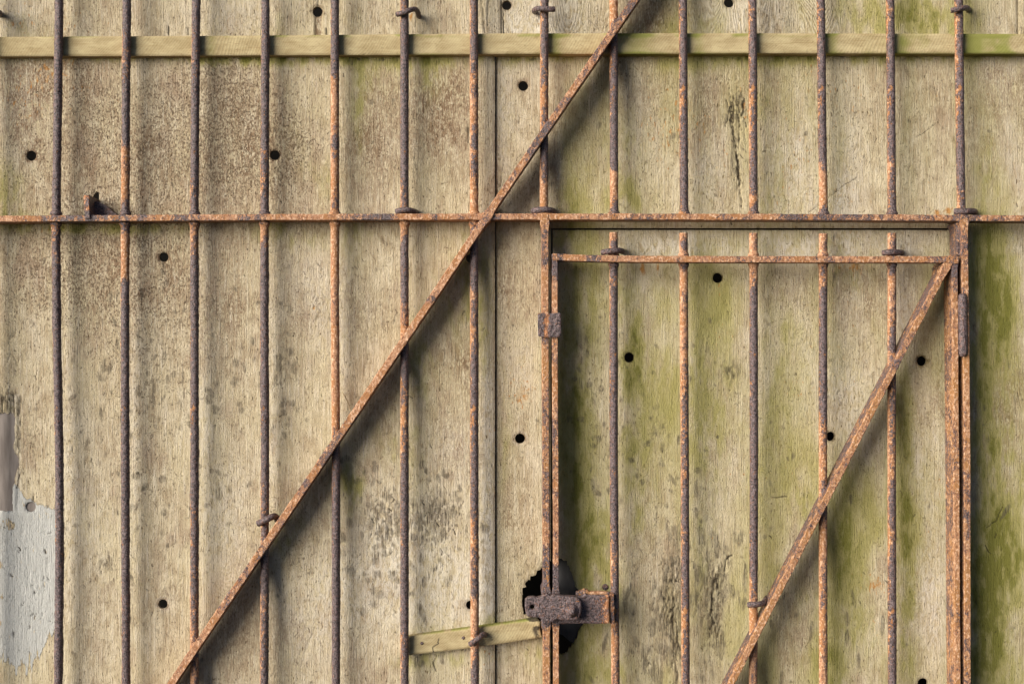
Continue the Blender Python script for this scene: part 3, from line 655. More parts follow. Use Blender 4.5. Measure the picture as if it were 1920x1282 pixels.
# ------------------------------------------------------------------ long iron members
def sweep(name, path, prof, mat, parent=None, step=2.5, rough=0.0006, scale=None, seed=0, caps=True, stretch=None, bumps=(), up=(0, 1, 0), round_=False, near=0.010):
    """path: (u, v, y) points of the centre line; prof: closed section [(side, depth)] in mm; flat sections stay square to the wall"""
    path = [(a, b, c + near) for a, b, c in path]
    pts = np.array([[*P(a, b, c)] for a, b, c in path], float)
    uvp = np.array(path, float)
    seg = np.linalg.norm(np.diff(pts, axis=0), axis=1); t = np.concatenate([[0], np.cumsum(seg)])
    n = max(2, int(t[-1] * 1000 / step) + 1)
    ts = np.linspace(0, t[-1], n)
    if len(pts) > 2:                                         # soften the kinks
        C = np.stack([np.interp(ts, t, pts[:, k]) for k in range(3)], 1)
        w = max(1, int(min(12, n * .06)))
        pad = np.concatenate([np.repeat(C[:1], w, 0) + (C[0] - C[1]) * np.arange(w, 0, -1)[:, None], C, np.repeat(C[-1:], w, 0) + (C[-1] - C[-2]) * np.arange(1, w + 1)[:, None]])
        ker = np.ones(2 * w + 1) / (2 * w + 1)
        C = np.stack([np.convolve(pad[:, k], ker, 'valid') for k in range(3)], 1)
    else:
        C = np.stack([np.interp(ts, t, pts[:, k]) for k in range(3)], 1)
    vline = np.interp(ts, t, uvp[:, 1]); uline = np.interp(ts, t, uvp[:, 0])
    T = np.gradient(C, axis=0); T /= np.linalg.norm(T, axis=1)[:, None]
    upv = np.array(up, float)
    S = np.cross(T, upv); S /= np.linalg.norm(S, axis=1)[:, None] + 1e-12
    N = np.cross(S, T)
    prof = np.array(prof, float) / 1000; k = len(prof)
    grow = np.ones(n)
    for (vb, amt, wid, axis_) in bumps:
        q = vline if axis_ == 'v' else uline
        grow = grow + amt * np.exp(-((q - vb) / wid) ** 2)
    ang = np.arange(k)
    pn = prof / (np.linalg.norm(prof, axis=1)[:, None] + 1e-12)
    G1, G2 = np.meshgrid(ts * 1000, ang, indexing='ij')
    prn = np.linalg.norm(np.roll(prof, -1, 0) - prof, axis=1).cumsum() * 1000
    G2 = np.broadcast_to(prn, (n, k))
    d = (fbm(G1 / 5 + seed * 13.7, G2 / 5 + seed * 3.1, seed, 3) - .5) * 2 * rough + (fbm(G1 / 40 + seed * 5, G2 / 60, seed + 3, 2) - .5) * 1.0 * rough
    R = prof[None] * grow[:, None, None] + pn[None] * d[..., None]
    co = C[:, None] + S[:, None] * R[..., :1] + N[:, None] * R[..., 1:]
    co = co.reshape(-1, 3)
    i = np.arange(n - 1)[:, None] * k; j = np.arange(k)[None]; j2 = (j + 1) % k
    Q = np.stack([i + j, i + j2, i + k + j2, i + k + j], -1).reshape(-1, 4)
    tris = np.zeros((0, 3), int)
    if scale is None: sc = np.full((n, k), .5)
    elif callable(scale): sc = scale(np.repeat(uline[:, None], k, 1), np.repeat(vline[:, None], k, 1), np.broadcast_to(prof[:, 0] / abs(prof[:, 0]).max(), (n, k)), np.broadcast_to(prof[:, 1] * 1000, (n, k)))
    else: sc = np.full((n, k), float(scale))
    sc = sc.reshape(-1)
    if caps:
        m = len(co)
        e0 = C[0] - T[0] * .0005; e1 = C[-1] + T[-1] * .0005
        co = np.concatenate([co, e0[None], e1[None]]); sc = np.concatenate([sc, [sc[0], sc[-1]]])
        a = np.arange(k); b = (a + 1) % k
        tris = np.concatenate([np.stack([b, a, np.full(k, m)], 1), np.stack([(n - 1) * k + a, (n - 1) * k + b, np.full(k, m + 1)], 1)])
    o = link(name, co, Q, tris, mat, parent, {'scale': sc})
    if len(prof) in (19, 20, 21) and not round_:
        o.data.set_sharp_from_angle(angle=math.radians(33))
    return o


def round_prof(r, k=22):
    a = np.arange(k) / k * 2 * math.pi
    return [(r * math.cos(t), r * math.sin(t)) for t in a]


def flat_prof(w, front, back, c=1.6, nd=6):
    c = c * .55
    """rectangular bar: w wide, from 'front' to 'back' in depth (mm, relative to the path), with worn corners"""
    h = w / 2; out = []
    for a in (-1, -.4, .4, 1): out.append((a * (h - c), front))
    for t in np.linspace(0, 1, nd): out.append((h, front + c + (back - front - 2 * c) * t))
    for a in (1, 0, -1): out.append((a * (h - c), back))
    for t in np.linspace(1, 0, nd): out.append((-h, front + c + (back - front - 2 * c) * t))
    return out


def angle_prof(w, front, back, leg, th, side=1, c=1.2):
    """angle iron: a thin web running back from the front edge, with a leg 'leg' wide at the back on the given side"""
    p = flat_prof(w, front, back, c)
    return p


# ================================================================== THE PLACE
# ---- dark inside of the building behind the gate
def interior():
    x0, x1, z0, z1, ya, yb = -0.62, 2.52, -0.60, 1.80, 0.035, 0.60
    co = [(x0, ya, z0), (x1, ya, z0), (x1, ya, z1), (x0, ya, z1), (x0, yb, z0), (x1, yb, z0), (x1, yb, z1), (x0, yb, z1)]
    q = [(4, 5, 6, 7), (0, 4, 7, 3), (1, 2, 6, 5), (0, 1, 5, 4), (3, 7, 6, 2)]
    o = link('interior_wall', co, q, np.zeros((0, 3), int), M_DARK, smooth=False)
    return tag(o, kind='structure')


interior()

# ---- plywood
HR = 9.4
T_PLY = 0.011
TOPV, BOTV, LEFTU, RIGHTU = -330, 1640, -420, 2340
BROKEN = [(-200, 775), (-20, 776), (8, 774), (21, 778), (27, 784), (24, 800), (27, 818), (24, 836), (27, 850), (33, 857), (34, 872), (28, 886), (26, 902), (22, 915), (21, 938), (22, 957), (10, 960), (3, 957), (-30, 961), (-200, 960)]
LUGHOLE = [(171, 368), (173, 371), (177, 363), (179.5, 361), (180, 354), (182, 362), (184, 357), (185.5, 364), (185.5, 410), (168, 410), (168, 372)]
LATCH_L = [(1060, 1046), (1019, 1055), (1016, 1064), (1008, 1070), (1003, 1079), (993, 1087), (985, 1094), (986, 1099), (980, 1105), (979, 1122), (980, 1140), (984, 1153), (996, 1158), (1008, 1163), (1020, 1170), (1034, 1190), (1060, 1200)]
LATCH_R_ = [(1000, 1046), (1050, 1046), (1060, 1050), (1066, 1060), (1071, 1074), (1077, 1090), (1083, 1103), (1089, 1112), (1095, 1130), (1097, 1150), (1094, 1168), (1089, 1180), (1082, 1192), (1077, 1204), (1068, 1218), (1058, 1226), (1046, 1228), (1000, 1226)]



def ragged(poly, amp, step=4.0, seed=0):
    p = np.array(poly, float); q = np.roll(p, -1, 0); out = []
    for a, b in zip(p, q):
        n = max(1, int(np.hypot(*(b - a)) / step))
        for k in range(n): out.append(a + (b - a) * k / n)
    out = np.array(out); g = np.random.default_rng(seed)
    spike = np.where(g.random(len(out)) < .3, 2.2, 1.0)
    out[:, 0] += g.normal(size=len(out)) * amp * .5
    out[:, 1] += g.normal(size=len(out)) * amp * spike
    return [tuple(o) for o in out]


LATCH_L = ragged(LATCH_L, 1.7, 3.5, 1)
LATCH_R = ragged(LATCH_R_, 1.8, 3.5, 2)
BROKEN = ragged(BROKEN, .9, 4, 3)

G_PLY = 'plywood sheets closing the gate'
s_left = sheet('plywood_sheet', (LEFTU, 86, 928, BOTV), -0.007, 0.0085, M_PLY,
               circles=[(58, 292, HR), (515, 291, HR), (307, 482, 8.8), (305, 1132, 8.8), (57, 950, HR), (882, 484, 8.5), (882, 1134, 8.5)],
               polys=[BROKEN, LUGHOLE], bulge=0.0012, seed=1)
tag(s_left, 'large beige plywood sheet with grey paint patch and broken corner, behind the left bars', 'plywood sheet', G_PLY)
s_tl = sheet('plywood_sheet', (LEFTU, TOPV, 938.5, 83), -0.004, T_PLY, M_PLY, circles=[(595, 22, HR)], bulge=0.001, seed=2)
tag(s_tl, 'plywood sheet above the long batten at the top left with a split round hole', 'plywood sheet', G_PLY)
s_tm = sheet('plywood_sheet', (940, TOPV, 1907.5, 82.5), -0.002, T_PLY, M_PLY, circles=[(943.5 + 6.5, 10, 9.0), (1367, 5, HR)], bulge=0.001, seed=3)
tag(s_tm, 'wavy grained plywood sheet above the long batten with greenish right end', 'plywood sheet', G_PLY)
s_tr = sheet('plywood_sheet', (1909.5, TOPV, RIGHTU, 82.5), -0.0025, T_PLY, M_PLY, bulge=0.001, seed=4)
tag(s_tr, 'sliver of plywood sheet in the top right corner above the batten', 'plywood sheet', G_PLY)
DOORCUT = (1033, 427.5, 1785.5, BOTV + 10)
s_sur = sheet('plywood_sheet', (930.2, 85, RIGHTU, BOTV), 0.0, T_PLY, M_PLY, circles=[(981, 161, HR), (975, 822, HR)], rects=[DOORCUT], polys=[LATCH_L], bulge=0.0008, seed=5)
tag(s_sur, 'mossy plywood sheet below the long batten, cut away around the wicket door', 'plywood sheet', G_PLY)

# ---- boards seen behind the damage
b1 = sheet('board', (-330, 755, 96, 985), -0.0030, 0.02, M_BOARD, masks=False, step=8, bulge=.0005, seed=6)
tag(b1, 'greyish brown board showing through the broken plywood at the left edge', 'board')
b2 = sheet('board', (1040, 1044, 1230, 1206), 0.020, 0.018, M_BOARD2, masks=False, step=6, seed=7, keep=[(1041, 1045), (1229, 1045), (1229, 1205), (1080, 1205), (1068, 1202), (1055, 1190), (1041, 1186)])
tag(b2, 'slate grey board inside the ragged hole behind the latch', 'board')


# ---- battens
def batten_attrs(full):
    def f(U, V, ed):
        m = np.zeros_like(U)
        if full:
            top = np.exp(-((V - 66) / 5.0) ** 2) * .8 * sstep(.35, .65, fbm(U / 50, V / 20, 3, 3))
            low = np.exp(-((V - 104) / 5.0) ** 2) * .8 * sstep(.3, .6, fbm(U / 80, V / 20, 4, 3)) * sstep(400, 1000, U)
            m = top + low + .5 * np.exp(-((U - 1190) / 40) ** 2) + .55 * sstep(1400, 1900, U) * sstep(.4, .7, fbm(U / 40, V / 40, 8, 3))
            for x, a in ((1822, 1.0), (1880, .5), (1040, .5), (1310, .4), (395, .4), (1690, .5), (1560, .4)): m = m + a * np.exp(-((U - x) / 14) ** 2)
            d = .5 * np.exp(-((np.hypot((U - 1513) / 3, (V - 97) / 3))) ** 2)
        else:
            m = .9 * np.exp(-((V - (1190 - (U - 767) * .13)) / 4) ** 2) * sstep(.3, .6, fbm(U / 20, V / 20, 9, 3))
            d = .9 * sstep(.45, .7, fbm(U / 12, V / 8, 3, 3)) * sstep(988, 1006, U + (1180 - V) * .5) + .8 * np.exp(-((U - 770) / 6) ** 2) * .5
            pl = np.array([(823, 1197), (821, 1203), (822, 1206), (815, 1210), (811, 1213), (812, 1219), (813, 1222)], float)
            for a, b in zip(pl[:-1], pl[1:]):
                for t in np.linspace(0, 1, 6): d = np.maximum(d, .85 * np.exp(-((U - a[0] - t * (b[0] - a[0])) ** 2 + (V - a[1] - t * (b[1] - a[1])) ** 2) / 2.2))
        return {'moss': m, 'dirt': d}
    return f


LB = [(-420, 73), (0, 69.3), (240, 68), (480, 66.8), (720, 64.6), (960, 62.7), (1200, 62.4), (1440, 62.6), (1920, 63.8), (2340, 64.5), (2340, 101.5), (1920, 100.7), (1440, 100), (1200, 100.8), (960, 101.2), (720, 103), (480, 103.7), (240, 105.2), (0, 105.8), (-420, 109)]
bat = sheet('batten', (-430, 58, 2350, 112), -0.0265, 0.026, M_BAT, keep=LB, step=2.0, bulge=.0006, rough=.0002, edge=1.6, edge_r=1.4, masks=False, extra_attrs=batten_attrs(True), seed=8)
tag(bat, 'long sawn timber batten running across the whole top behind the bars', 'batten')
SB = [(752, 1195), (767, 1192.6), (870, 1178.5), (960, 1166.2), (1008, 1159), (1013, 1168), (1012, 1180), (1016, 1194), (960, 1203.4), (862, 1217), (769, 1227.5), (752, 1229)]
sbat = thing('batten', 'short slanting timber batten with two nail heads beside the rusty latch', 'batten', (0.88, -0.025, 0.09))
sheet('plank', (744, 1150, 1024, 1236), -0.0245, 0.017, M_BAT, sbat, keep=SB, step=1.6, bulge=.0004, rough=.0003, edge=1.8, edge_r=1.6, masks=False, extra_attrs=batten_attrs(False), seed=9)


def disc_prof(r, depth, k=14):
    return [(0, -depth), (r * .7, -depth * .95), (r, -depth * .4), (r, depth)], k


def stud(name, u, v, y, r, depth, mat, parent, seed=0, scale=.9, rings=((0, 1), (.55, .95), (.9, .6), (1, 0), (1, -1)), rough=.0004):
    """a round head standing proud of its base: rings are (radius, height)"""
    k = 16; rr = np.random.default_rng(seed)
    X, Y, Z = P(u, v, y); X, Y, Z = float(X), float(Y), float(Z)
    co = [(X, Y - depth / 1000 * rings[0][1], Z)]
    for (a, h) in rings[1:]:
        for j in range(k):
            t = j / k * 2 * math.pi; q = r * a / 1000 + rr.normal() * rough
            co.append((X + q * math.cos(t), Y - depth / 1000 * h + rr.normal() * rough, Z + q * math.sin(t)))
    tris = [(0, 1 + (j + 1) % k, 1 + j) for j in range(k)]
    # outward winding seen from the front (-Y)
    tris = [(a, c, b) for a, b, c in tris]
    quads = []
    for i in range(len(rings) - 2):
        b0 = 1 + i * k; b1 = b0 + k
        for j in range(k):
            j2 = (j + 1) % k
            quads.append((b0 + j, b1 + j, b1 + j2, b0 + j2))
    return link(name, np.array(co), np.array(quads), np.array(tris), mat, parent, {'scale': np.full(len(co), scale)})


stud('nail_head', 791, 1205, -0.0245, 3.0, 1.0, M_IRON, sbat, 1)
stud('nail_head', 868.5, 1195, -0.0245, 3.0, 1.0, M_IRON, sbat, 2)

# ================================================================== the iron gate
gate = thing('iron_gate', 'rusty iron gate of upright rods with a level rail and long diagonal brace', 'gate', (0.96, -0.04, -0.3))
RY = -0.035                                   # depth of the rods' centre line


def profile_scale(keys, left=-.30, seed=0):
    kv = np.array([k[0] for k in keys], float); ks = np.array([k[1] for k in keys], float)
    def f(u, v, px, py):
        s = np.interp(v, kv, ks)
        s = s + .09 * sstep(.2, .5, s)
        return s + left * np.clip((-px - .55) * 3, 0, 1) + .05 * np.clip(px, 0, 1)
    return f


RODS = [  # centre line (u, v) and how much dark scale is left down the length
    ([(-22, -300), (-22, 400), (-24, 1600)], [(0, .8)]),
    ([(112, -300), (111, 0), (108.5, 200), (105.5, 398), (105, 430), (107, 640), (111.5, 860), (112, 1050), (109.5, 1282), (107, 1600)], [(0, .95), (400, .92), (425, .55), (480, .6), (520, .95), (940, .95), (965, .8), (1282, .95)]),
    ([(239, -300), (238, 0), (236, 200), (235, 400), (234.5, 640), (235, 860), (236.5, 1282), (238, 1600)], [(0, .92), (50, .85), (80, .5), (130, .55), (160, .9), (245, .85), (275, .38), (370, .34), (395, .8), (430, .6), (450, .2), (515, .25), (535, .75), (570, .5), (590, .95), (1050, .97), (1110, .75), (1282, .78)]),
    ([(369, -300), (368, 0), (366, 200), (364.5, 400), (365, 640), (365, 860), (364.5, 1282), (364, 1600)], [(0, .9), (90, .6), (130, .65), (160, .92), (330, .88), (360, .66), (400, .75), (430, .42), (470, .45), (495, .93), (720, .9), (745, .72), (800, .9), (930, .85), (960, .6), (1000, .8), (1130, .55), (1180, .45), (1282, .35)]),
    ([(499, -300), (498, 0), (497, 200), (496, 400), (496, 640), (497, 860), (495.5, 1282), (495, 1600)], [(0, .9), (100, .72), (150, .88), (290, .7), (330, .6), (395, .8), (430, .35), (460, .5), (480, .94), (850, .92), (900, .62), (960, .6), (1040, .9), (1090, .8), (1120, .5), (1282, .62)]),
    ([(628, -300), (628, 0), (628, 400), (628, 560), (629.5, 760), (630, 860), (630, 1282), (630, 1600)], [(0, .85), (60, .75), (140, .7), (170, .25), (240, .32), (290, .6), (310, .25), (390, .5), (430, .22), (520, .32), (600, .36), (640, .3), (760, .3), (830, .6), (870, .55), (940, .75), (955, .95), (1282, .93)]),
    ([(758.5, -300), (758.5, 1600)], [(0, .5), (40, .75), (70, .92), (330, .9), (370, .62), (425, .3), (450, .6), (480, .9), (545, .85), (570, .45), (620, .4), (660, .9), (700, .85), (720, .5), (800, .55), (850, .5), (900, .78), (1180, .85), (1195, .5), (1282, .72)]),
    ([(888.5, -300), (888.7, 0), (889, 400), (889.4, 860), (890.4, 1282), (891, 1600)], [(0, .6), (80, .66), (150, .5), (210, .3), (250, .45), (320, .62), (360, .35), (400, .3), (470, .95), (530, .88), (550, .35), (580, .5), (640, .55), (700, .75), (830, .72), (870, .62), (940, .75), (1000, .45), (1080, .55), (1115, .6), (1130, .2), (1170, .3), (1230, .4), (1255, .92), (1282, .9)]),
    ([(1021.5, -300), (1020.8, 0), (1019.8, 404)], [(0, .62), (60, .72), (140, .55), (220, .55), (280, .7), (330, .5), (355, .25), (390, .25)]),
    ([(1150, -300), (1150.5, 0), (1151.5, 404)], [(0, .2), (25, .3), (50, .6), (100, .55), (140, .7), (170, .92), (312, .9), (328, .12), (360, .25), (395, .8)]),
    ([(1280, -300), (1280.5, 0), (1282.8, 404)], [(0, .8), (100, .68), (150, .8), (205, .62), (215, .85), (300, .62), (320, .85), (380, .88), (400, .6)]),
    ([(1410, -300), (1411, 0), (1413, 404)], [(0, .68), (100, .78), (230, .6), (280, .5), (330, .78), (362, .7), (372, .2), (390, .75)]),
    ([(1537, -300), (1539, 0), (1541, 200), (1544.2, 404)], [(0, .72), (80, .8), (260, .85), (300, .7), (335, .2), (375, .12), (400, .85)]),
    ([(1666, -300), (1669, 0), (1672.5, 404)], [(0, .62), (60, .75), (130, .85), (230, .8), (285, .7), (310, .4), (350, .62), (400, .85)]),
    ([(1795, -300), (1797.4, 0), (1799, 150), (1802.4, 404)], [(0, .72), (60, .62), (110, .6), (150, .75), (330, .82), (380, .6)]),
]
for i, (line, keys) in enumerate(RODS):
    end_top = line[-1][1] < 500
    bumps = [(400.5, .38, 3.2, 'v')]
    if not end_top: bumps.append((420, .34, 4, 'v'))
    bumps.append((397, .06, 9, 'v'))
    sweep('rod', [(u, v, RY - .010) for u, v in line], round_prof(7.8), M_RUST, gate, 2.2, (.0010 if i < 5 else .00055), profile_scale(keys), seed=i + 1, bumps=bumps)


def along(keys, use='u', under=None):
    kv = np.array([k[0] for k in keys], float); ks = np.array([k[1] for k in keys], float)
    def f(u, v, px, py):
        q = u if use == 'u' else v
        s = np.interp(q, kv, ks)
        return s if under is None else np.where((px < -.9) & (py > 1.5), under, s)
    return f


# level rail (flat bar on edge), long diagonal brace and the two posts of the door opening
sweep('rail', [(-420, 413, -0.064), (0, 410.4, -0.064), (480, 407.2, -0.064), (960, 406, -0.064), (1440, 406.6, -0.064), (1920, 409.4, -0.064), (2340, 412, -0.064)],
      flat_prof(11.3, 0, 44, 1.6), M_RUST, gate, 2.5, .0008, along([(-50, .4), (20, .28), (70, .5), (120, .62), (150, .7), (200, .6), (240, .55), (300, .45), (340, .6), (380, .35), (470, .5), (520, .4), (600, .32), (690, .55), (710, .62), (735, .6), (750, .28), (820, .45), (850, .3), (905, .35), (920, .6), (935, .35), (1080, .3), (1180, .5), (1260, .5), (1330, .3), (1380, .55), (1420, .35), (1500, .6), (1560, .62), (1610, .5), (1700, .4), (1780, .5), (1820, .62), (1850, .45), (1920, .5)]), seed=31, bumps=[(1022, .35, 9, 'u'), (1802, .3, 10, 'u'), (910, .3, 9, 'u')])
sweep('diagonal_brace', [(1413.6, -330, -0.068), (1190, 0, -0.068), (960, 335.5, -0.068), (755.7, 640, -0.068), (320, 1282, -0.068), (77, 1640, -0.068)],
      flat_prof(13.5, 0, 45, 1.8), M_RUST, gate, 2.5, .0009, along([(0, .55), (60, .45), (120, .35), (200, .42), (250, .62), (300, .45), (400, .35), (440, .3), (540, .28), (560, .5), (570, .25), (760, .22), (790, .55), (830, .5), (900, .55), (930, .35), (1000, .35), (1040, .5), (1100, .4), (1200, .3), (1282, .3)], 'v'), seed=32, bumps=[(404, .4, 9, 'v')])
post_l = [(1022, 402, -0.0655), (1022.3, 560, -0.0655), (1023.4, 800, -0.0655), (1024.4, 1080, -0.0655), (1024.8, 1282, -0.0655), (1025.5, 1620, -0.0655)]
sweep('door_post', post_l, flat_prof(12.6, 0, 47, 1.8), M_RUST2, gate, 2.5, .0006, along([(408, .4), (440, .5), (470, .35), (490, .62), (510, .2), (580, .3), (600, .6), (640, .45), (700, .3), (760, .5), (850, .5), (960, .55), (1000, .35), (1060, .7), (1110, .9), (1170, .8), (1185, .35), (1250, .35)], 'v'), seed=33, bumps=[(418, .4, 8, 'v'), (1112, .5, 9, 'v'), (1172, .5, 9, 'v')])
post_r = [(1809, 406, -0.066), (1809.6, 480, -0.066), (1812.6, 700, -0.066), (1814, 860, -0.066), (1814.6, 1282, -0.066), (1815, 1620, -0.066)]
sweep('door_post', post_r, flat_prof(11.8, 0, 44, 1.6), M_RUST2, gate, 2.5, .0006, along([(406, .62), (430, .35), (480, .42), (600, .4), (700, .25), (860, .42), (1000, .5), (1070, .2), (1150, .4), (1282, .5)], 'v', .5), seed=34, bumps=[(414, .5, 9, 'v')])
# back leg of the right-hand post, an angle iron: seen beside the front edge above the door
sweep('post_flange', [(1801, 418, -0.058), (1801, 478, -0.058)], flat_prof(13, 0, 40, 2), M_RUST2, gate, 2.5, .0009, .68, seed=35, bumps=[(420, .25, 8, 'v')])
# hinge barrel on the right-hand post
sweep('hinge_barrel', [(1804.5, 551, -0.066), (1805.5, 668, -0.066)], round_prof(8.2), M_IRON, gate, 1.6, .0006, 1.0, seed=36, bumps=[(551, -.35, 3, 'v'), (668, -.35, 3, 'v')])
# stop plate bridging the post and the door
sheet('stop_plate', (1004, 582, 1056, 638), -0.062, 0.006, M_IRON, gate, keep=[(1008.5, 588), (1012, 586.5), (1030, 587.5), (1049, 586), (1052, 588), (1051.5, 610), (1052, 628), (1050, 631.5), (1030, 632), (1012, 631.5), (1009, 629), (1008, 608)], step=1.4, rough=.0016, edge=1.2, edge_r=1.4, masks=False, extra_attrs=lambda U, V, e: {'scale': .98 - .62 * np.exp(-((U - 1025) / 5) ** 2)}, seed=10)
# lug standing on the rail at the left
sweep('lug', [(161.5, 366, -0.066), (163.5, 409, -0.068)], flat_prof(9.5, 0, 62, 1.5), M_IRON, gate, 1.5, .0011, lambda u, v, px, py: np.where((py < 2) & (v < 396), .50, 1.15), seed=37)  # sides coloured darker than the front to deepen their shade
sheet('lug_shadow_plate', (160, 370, 228, 412), -0.026, 0.018, M_IRON, gate, keep=[(164, 376), (186, 379), (199, 386), (211, 397), (224, 406), (224, 410), (164, 410)], step=1.5, rough=.0008, edge=1, masks=False, extra_attrs=lambda U, V, e: {'scale': 1.15 + 0 * U}, seed=15)  # dark plate added in the shape of the lug's cast shadow

# ================================================================== the wicket door
door = thing('wicket_door', 'narrow wicket door with rusty frame, rods and a mossy plywood panel', 'door', (1.41, -0.03, -0.3))
sheet('plywood_panel', (1036.5, 431.2, 1782, BOTV), 0.003, T_PLY, M_PLY, door, circles=[(1180, 670, HR), (1346, 521, HR), (1557.5, 818, 8.8), (1729, 677, HR), (1731, 1281, 10)], polys=[LATCH_R], bulge=0.001, seed=11)
stud('nail_head', 1135, 1100, 0.003, 6.0, 1.5, M_IRON, door, 3)
DRODS = [
    ([(1150.4, 436, ), (1150.6, 640), (1150.8, 860), (1152.5, 1080), (1154, 1282), (1155, 1620)], [(436, .25), (460, .55), (480, .35), (500, .72), (540, .62), (600, .78), (800, .82), (1020, .8), (1045, .4), (1075, .5), (1100, .82), (1150, .6), (1175, .6), (1200, .35), (1282, .42)]),
    ([(1281.5, 437), (1282.5, 640), (1284, 860), (1285.5, 1282), (1287, 1620)], [(437, .2), (455, .6), (475, .35), (500, .62), (515, .2), (560, .4), (620, .3), (680, .4), (740, .58), (860, .6), (940, .62), (1000, .72), (1080, .8), (1140, .62), (1282, .55)]),
    ([(1412.8, 437), (1413.3, 700), (1413.7, 860), (1413, 1080), (1412, 1282), (1411, 1620)], [(437, .4), (465, .3), (500, .25), (530, .6), (560, .85), (1040, .95), (1090, .6), (1140, .35), (1180, .3), (1282, .4)]),
    ([(1543.5, 438), (1543.2, 640), (1543, 860), (1543.6, 1282), (1544, 1620)], [(438, .35), (470, .35), (490, .4), (530, .55), (575, .88), (760, .9), (800, .5), (860, .35), (940, .6), (1000, .3), (1080, .42), (1150, .5), (1210, .4), (1282, .3)]),
    ([(1672.3, 437), (1672, 640), (1671.8, 860), (1673, 1282), (1674, 1620)], [(437, .45), (470, .4), (500, .7), (530, .35), (600, .42), (630, .62), (680, .62), (800, .55), (860, .4), (920, .62), (1000, .58), (1080, .72), (1180, .85), (1282, .72)]),
]
for i, (line, keys) in enumerate(DRODS):
    sweep('rod', [(p[0], p[1], RY - .010) for p in line], round_prof(7.8), M_RUST, door, 2.2, .0005, profile_scale(keys), seed=i + 41, bumps=[(478, .36, 3.2, 'v'), (496, .30, 4, 'v')])
sweep('top_rail', [(1036, 481.5, -0.068), (1100, 484.2, -0.068), (1190, 485.6, -0.068), (1400, 486.2, -0.068), (1600, 486.2, -0.068), (1797, 486.5, -0.068)], flat_prof(12, 0, 34, 1.8), M_RUST, door, 2.3, .0007, along([(1036, .5), (1050, .62), (1065, .3), (1090, .45), (1115, .62), (1130, .35), (1200, .3), (1300, .35), (1500, .42), (1600, .38), (1700, .4), (1780, .6), (1797, .62)]), seed=51, bumps=[(1788, .35, 9, 'u')])
sweep('stile', [(1040.3, 476, -0.066), (1040.4, 640, -0.066), (1041, 760, -0.066), (1042.3, 1000, -0.066), (1042.7, 1282, -0.066), (1043, 1620, -0.066)], flat_prof(10.8, 0, 45, 1.6), M_RUST, door, 2.3, .0007, along([(476, .55), (510, .7), (530, .35), (580, .3), (620, .5), (650, .35), (690, .45), (740, .3), (800, .55), (900, .45), (1000, .35), (1055, .42), (1068, .95), (1110, .9), (1165, .95), (1178, .3), (1215, .5), (1240, .25), (1282, .4)], 'v'), seed=52, bumps=[(1112, .35, 8, 'v'), (1168, .3, 8, 'v')])
sweep('stile', [(1790.3, 482, -0.066), (1792, 700, -0.066), (1793.5, 860, -0.066), (1796, 1282, -0.066), (1797.5, 1620, -0.066)], flat_prof(10.5, 0, 46, 1.4), M_RUST2, door, 2.3, .0007, along([(482, .65), (500, .7), (530, .5), (600, .3), (700, .2), (860, .5), (900, .35), (1020, .2), (1120, .3), (1160, .55), (1200, .2), (1282, .35)], 'v', .50), seed=53, bumps=[(488, .35, 9, 'v')])
sweep('diagonal_brace', [(1783.5, 484, -0.0672), (1371, 1282, -0.0672), (1192, 1628, -0.0672)], flat_prof(12.2, 0, 40, 1.8), M_RUST2, door, 2.3, .001, along([(500, .35), (600, .42), (700, .45), (800, .35), (900, .38), (1000, .45), (1080, .35), (1160, .3), (1282, .35)], 'v', .62), seed=54, bumps=[(502, .35, 10, 'v')])
# latch: backing box on the door, swivelling hasp over it
LP = [(1046, 1117), (1066, 1116), (1090, 1117), (1098, 1112), (1103, 1115), (1120, 1115.5), (1141, 1115), (1142, 1117), (1141.5, 1140), (1143, 1160), (1142, 1168), (1120, 1169), (1095, 1168), (1070, 1168.5), (1048, 1169)]
lp = sheet('lock_plate', (1040, 1106, 1148, 1174), -0.066, 0.008, M_IRON, door, keep=LP, step=1.3, rough=.0008, edge=1.0, edge_r=1.3, masks=False, extra_attrs=lambda U, V, e: {'scale': .95 - .50 * sstep(1108, 1140, U)}, seed=12)
sheet('lock_back_plate', (1076, 1104, 1150, 1122), -0.050, 0.012, M_RUST2, door, keep=[(1080, 1109.5), (1088, 1108), (1095, 1104.5), (1102, 1105), (1104, 1109), (1130, 1109), (1142, 1110), (1146, 1115), (1146, 1121), (1080, 1121)], step=1.4, rough=.0008, edge=1.0, masks=False, extra_attrs=lambda U, V, e: {'scale': .62 - .5 * sstep(1100, 1112, U) * sstep(1142, 1135, U)}, seed=13)
sweep('lock_end_cheek', [(1147.5, 1114, -0.070), (1147.8, 1169, -0.070)], flat_prof(8, 0, 26, 1.5), M_IRON, door, 1.6, .001, .55, seed=55)
HASP = [(984.5, 1124), (990, 1119.5), (999, 1118.5), (1008, 1120), (1014, 1118), (1019, 1113), (1026, 1112.5), (1032, 1117), (1038, 1114), (1046, 1115.5), (1060, 1117.5), (1076, 1118.5), (1084, 1120.5), (1089, 1127), (1090.5, 1138), (1089.5, 1150), (1086, 1159), (1079, 1163.5), (1068, 1162.5), (1056, 1162.5), (1045, 1160.5), (1039, 1162), (1034, 1166), (1029, 1167), (1025, 1166), (1021, 1171), (1017, 1170), (1014.5, 1161), (1011, 1157), (997, 1156.5), (989, 1155), (985.5, 1148), (984, 1136)]
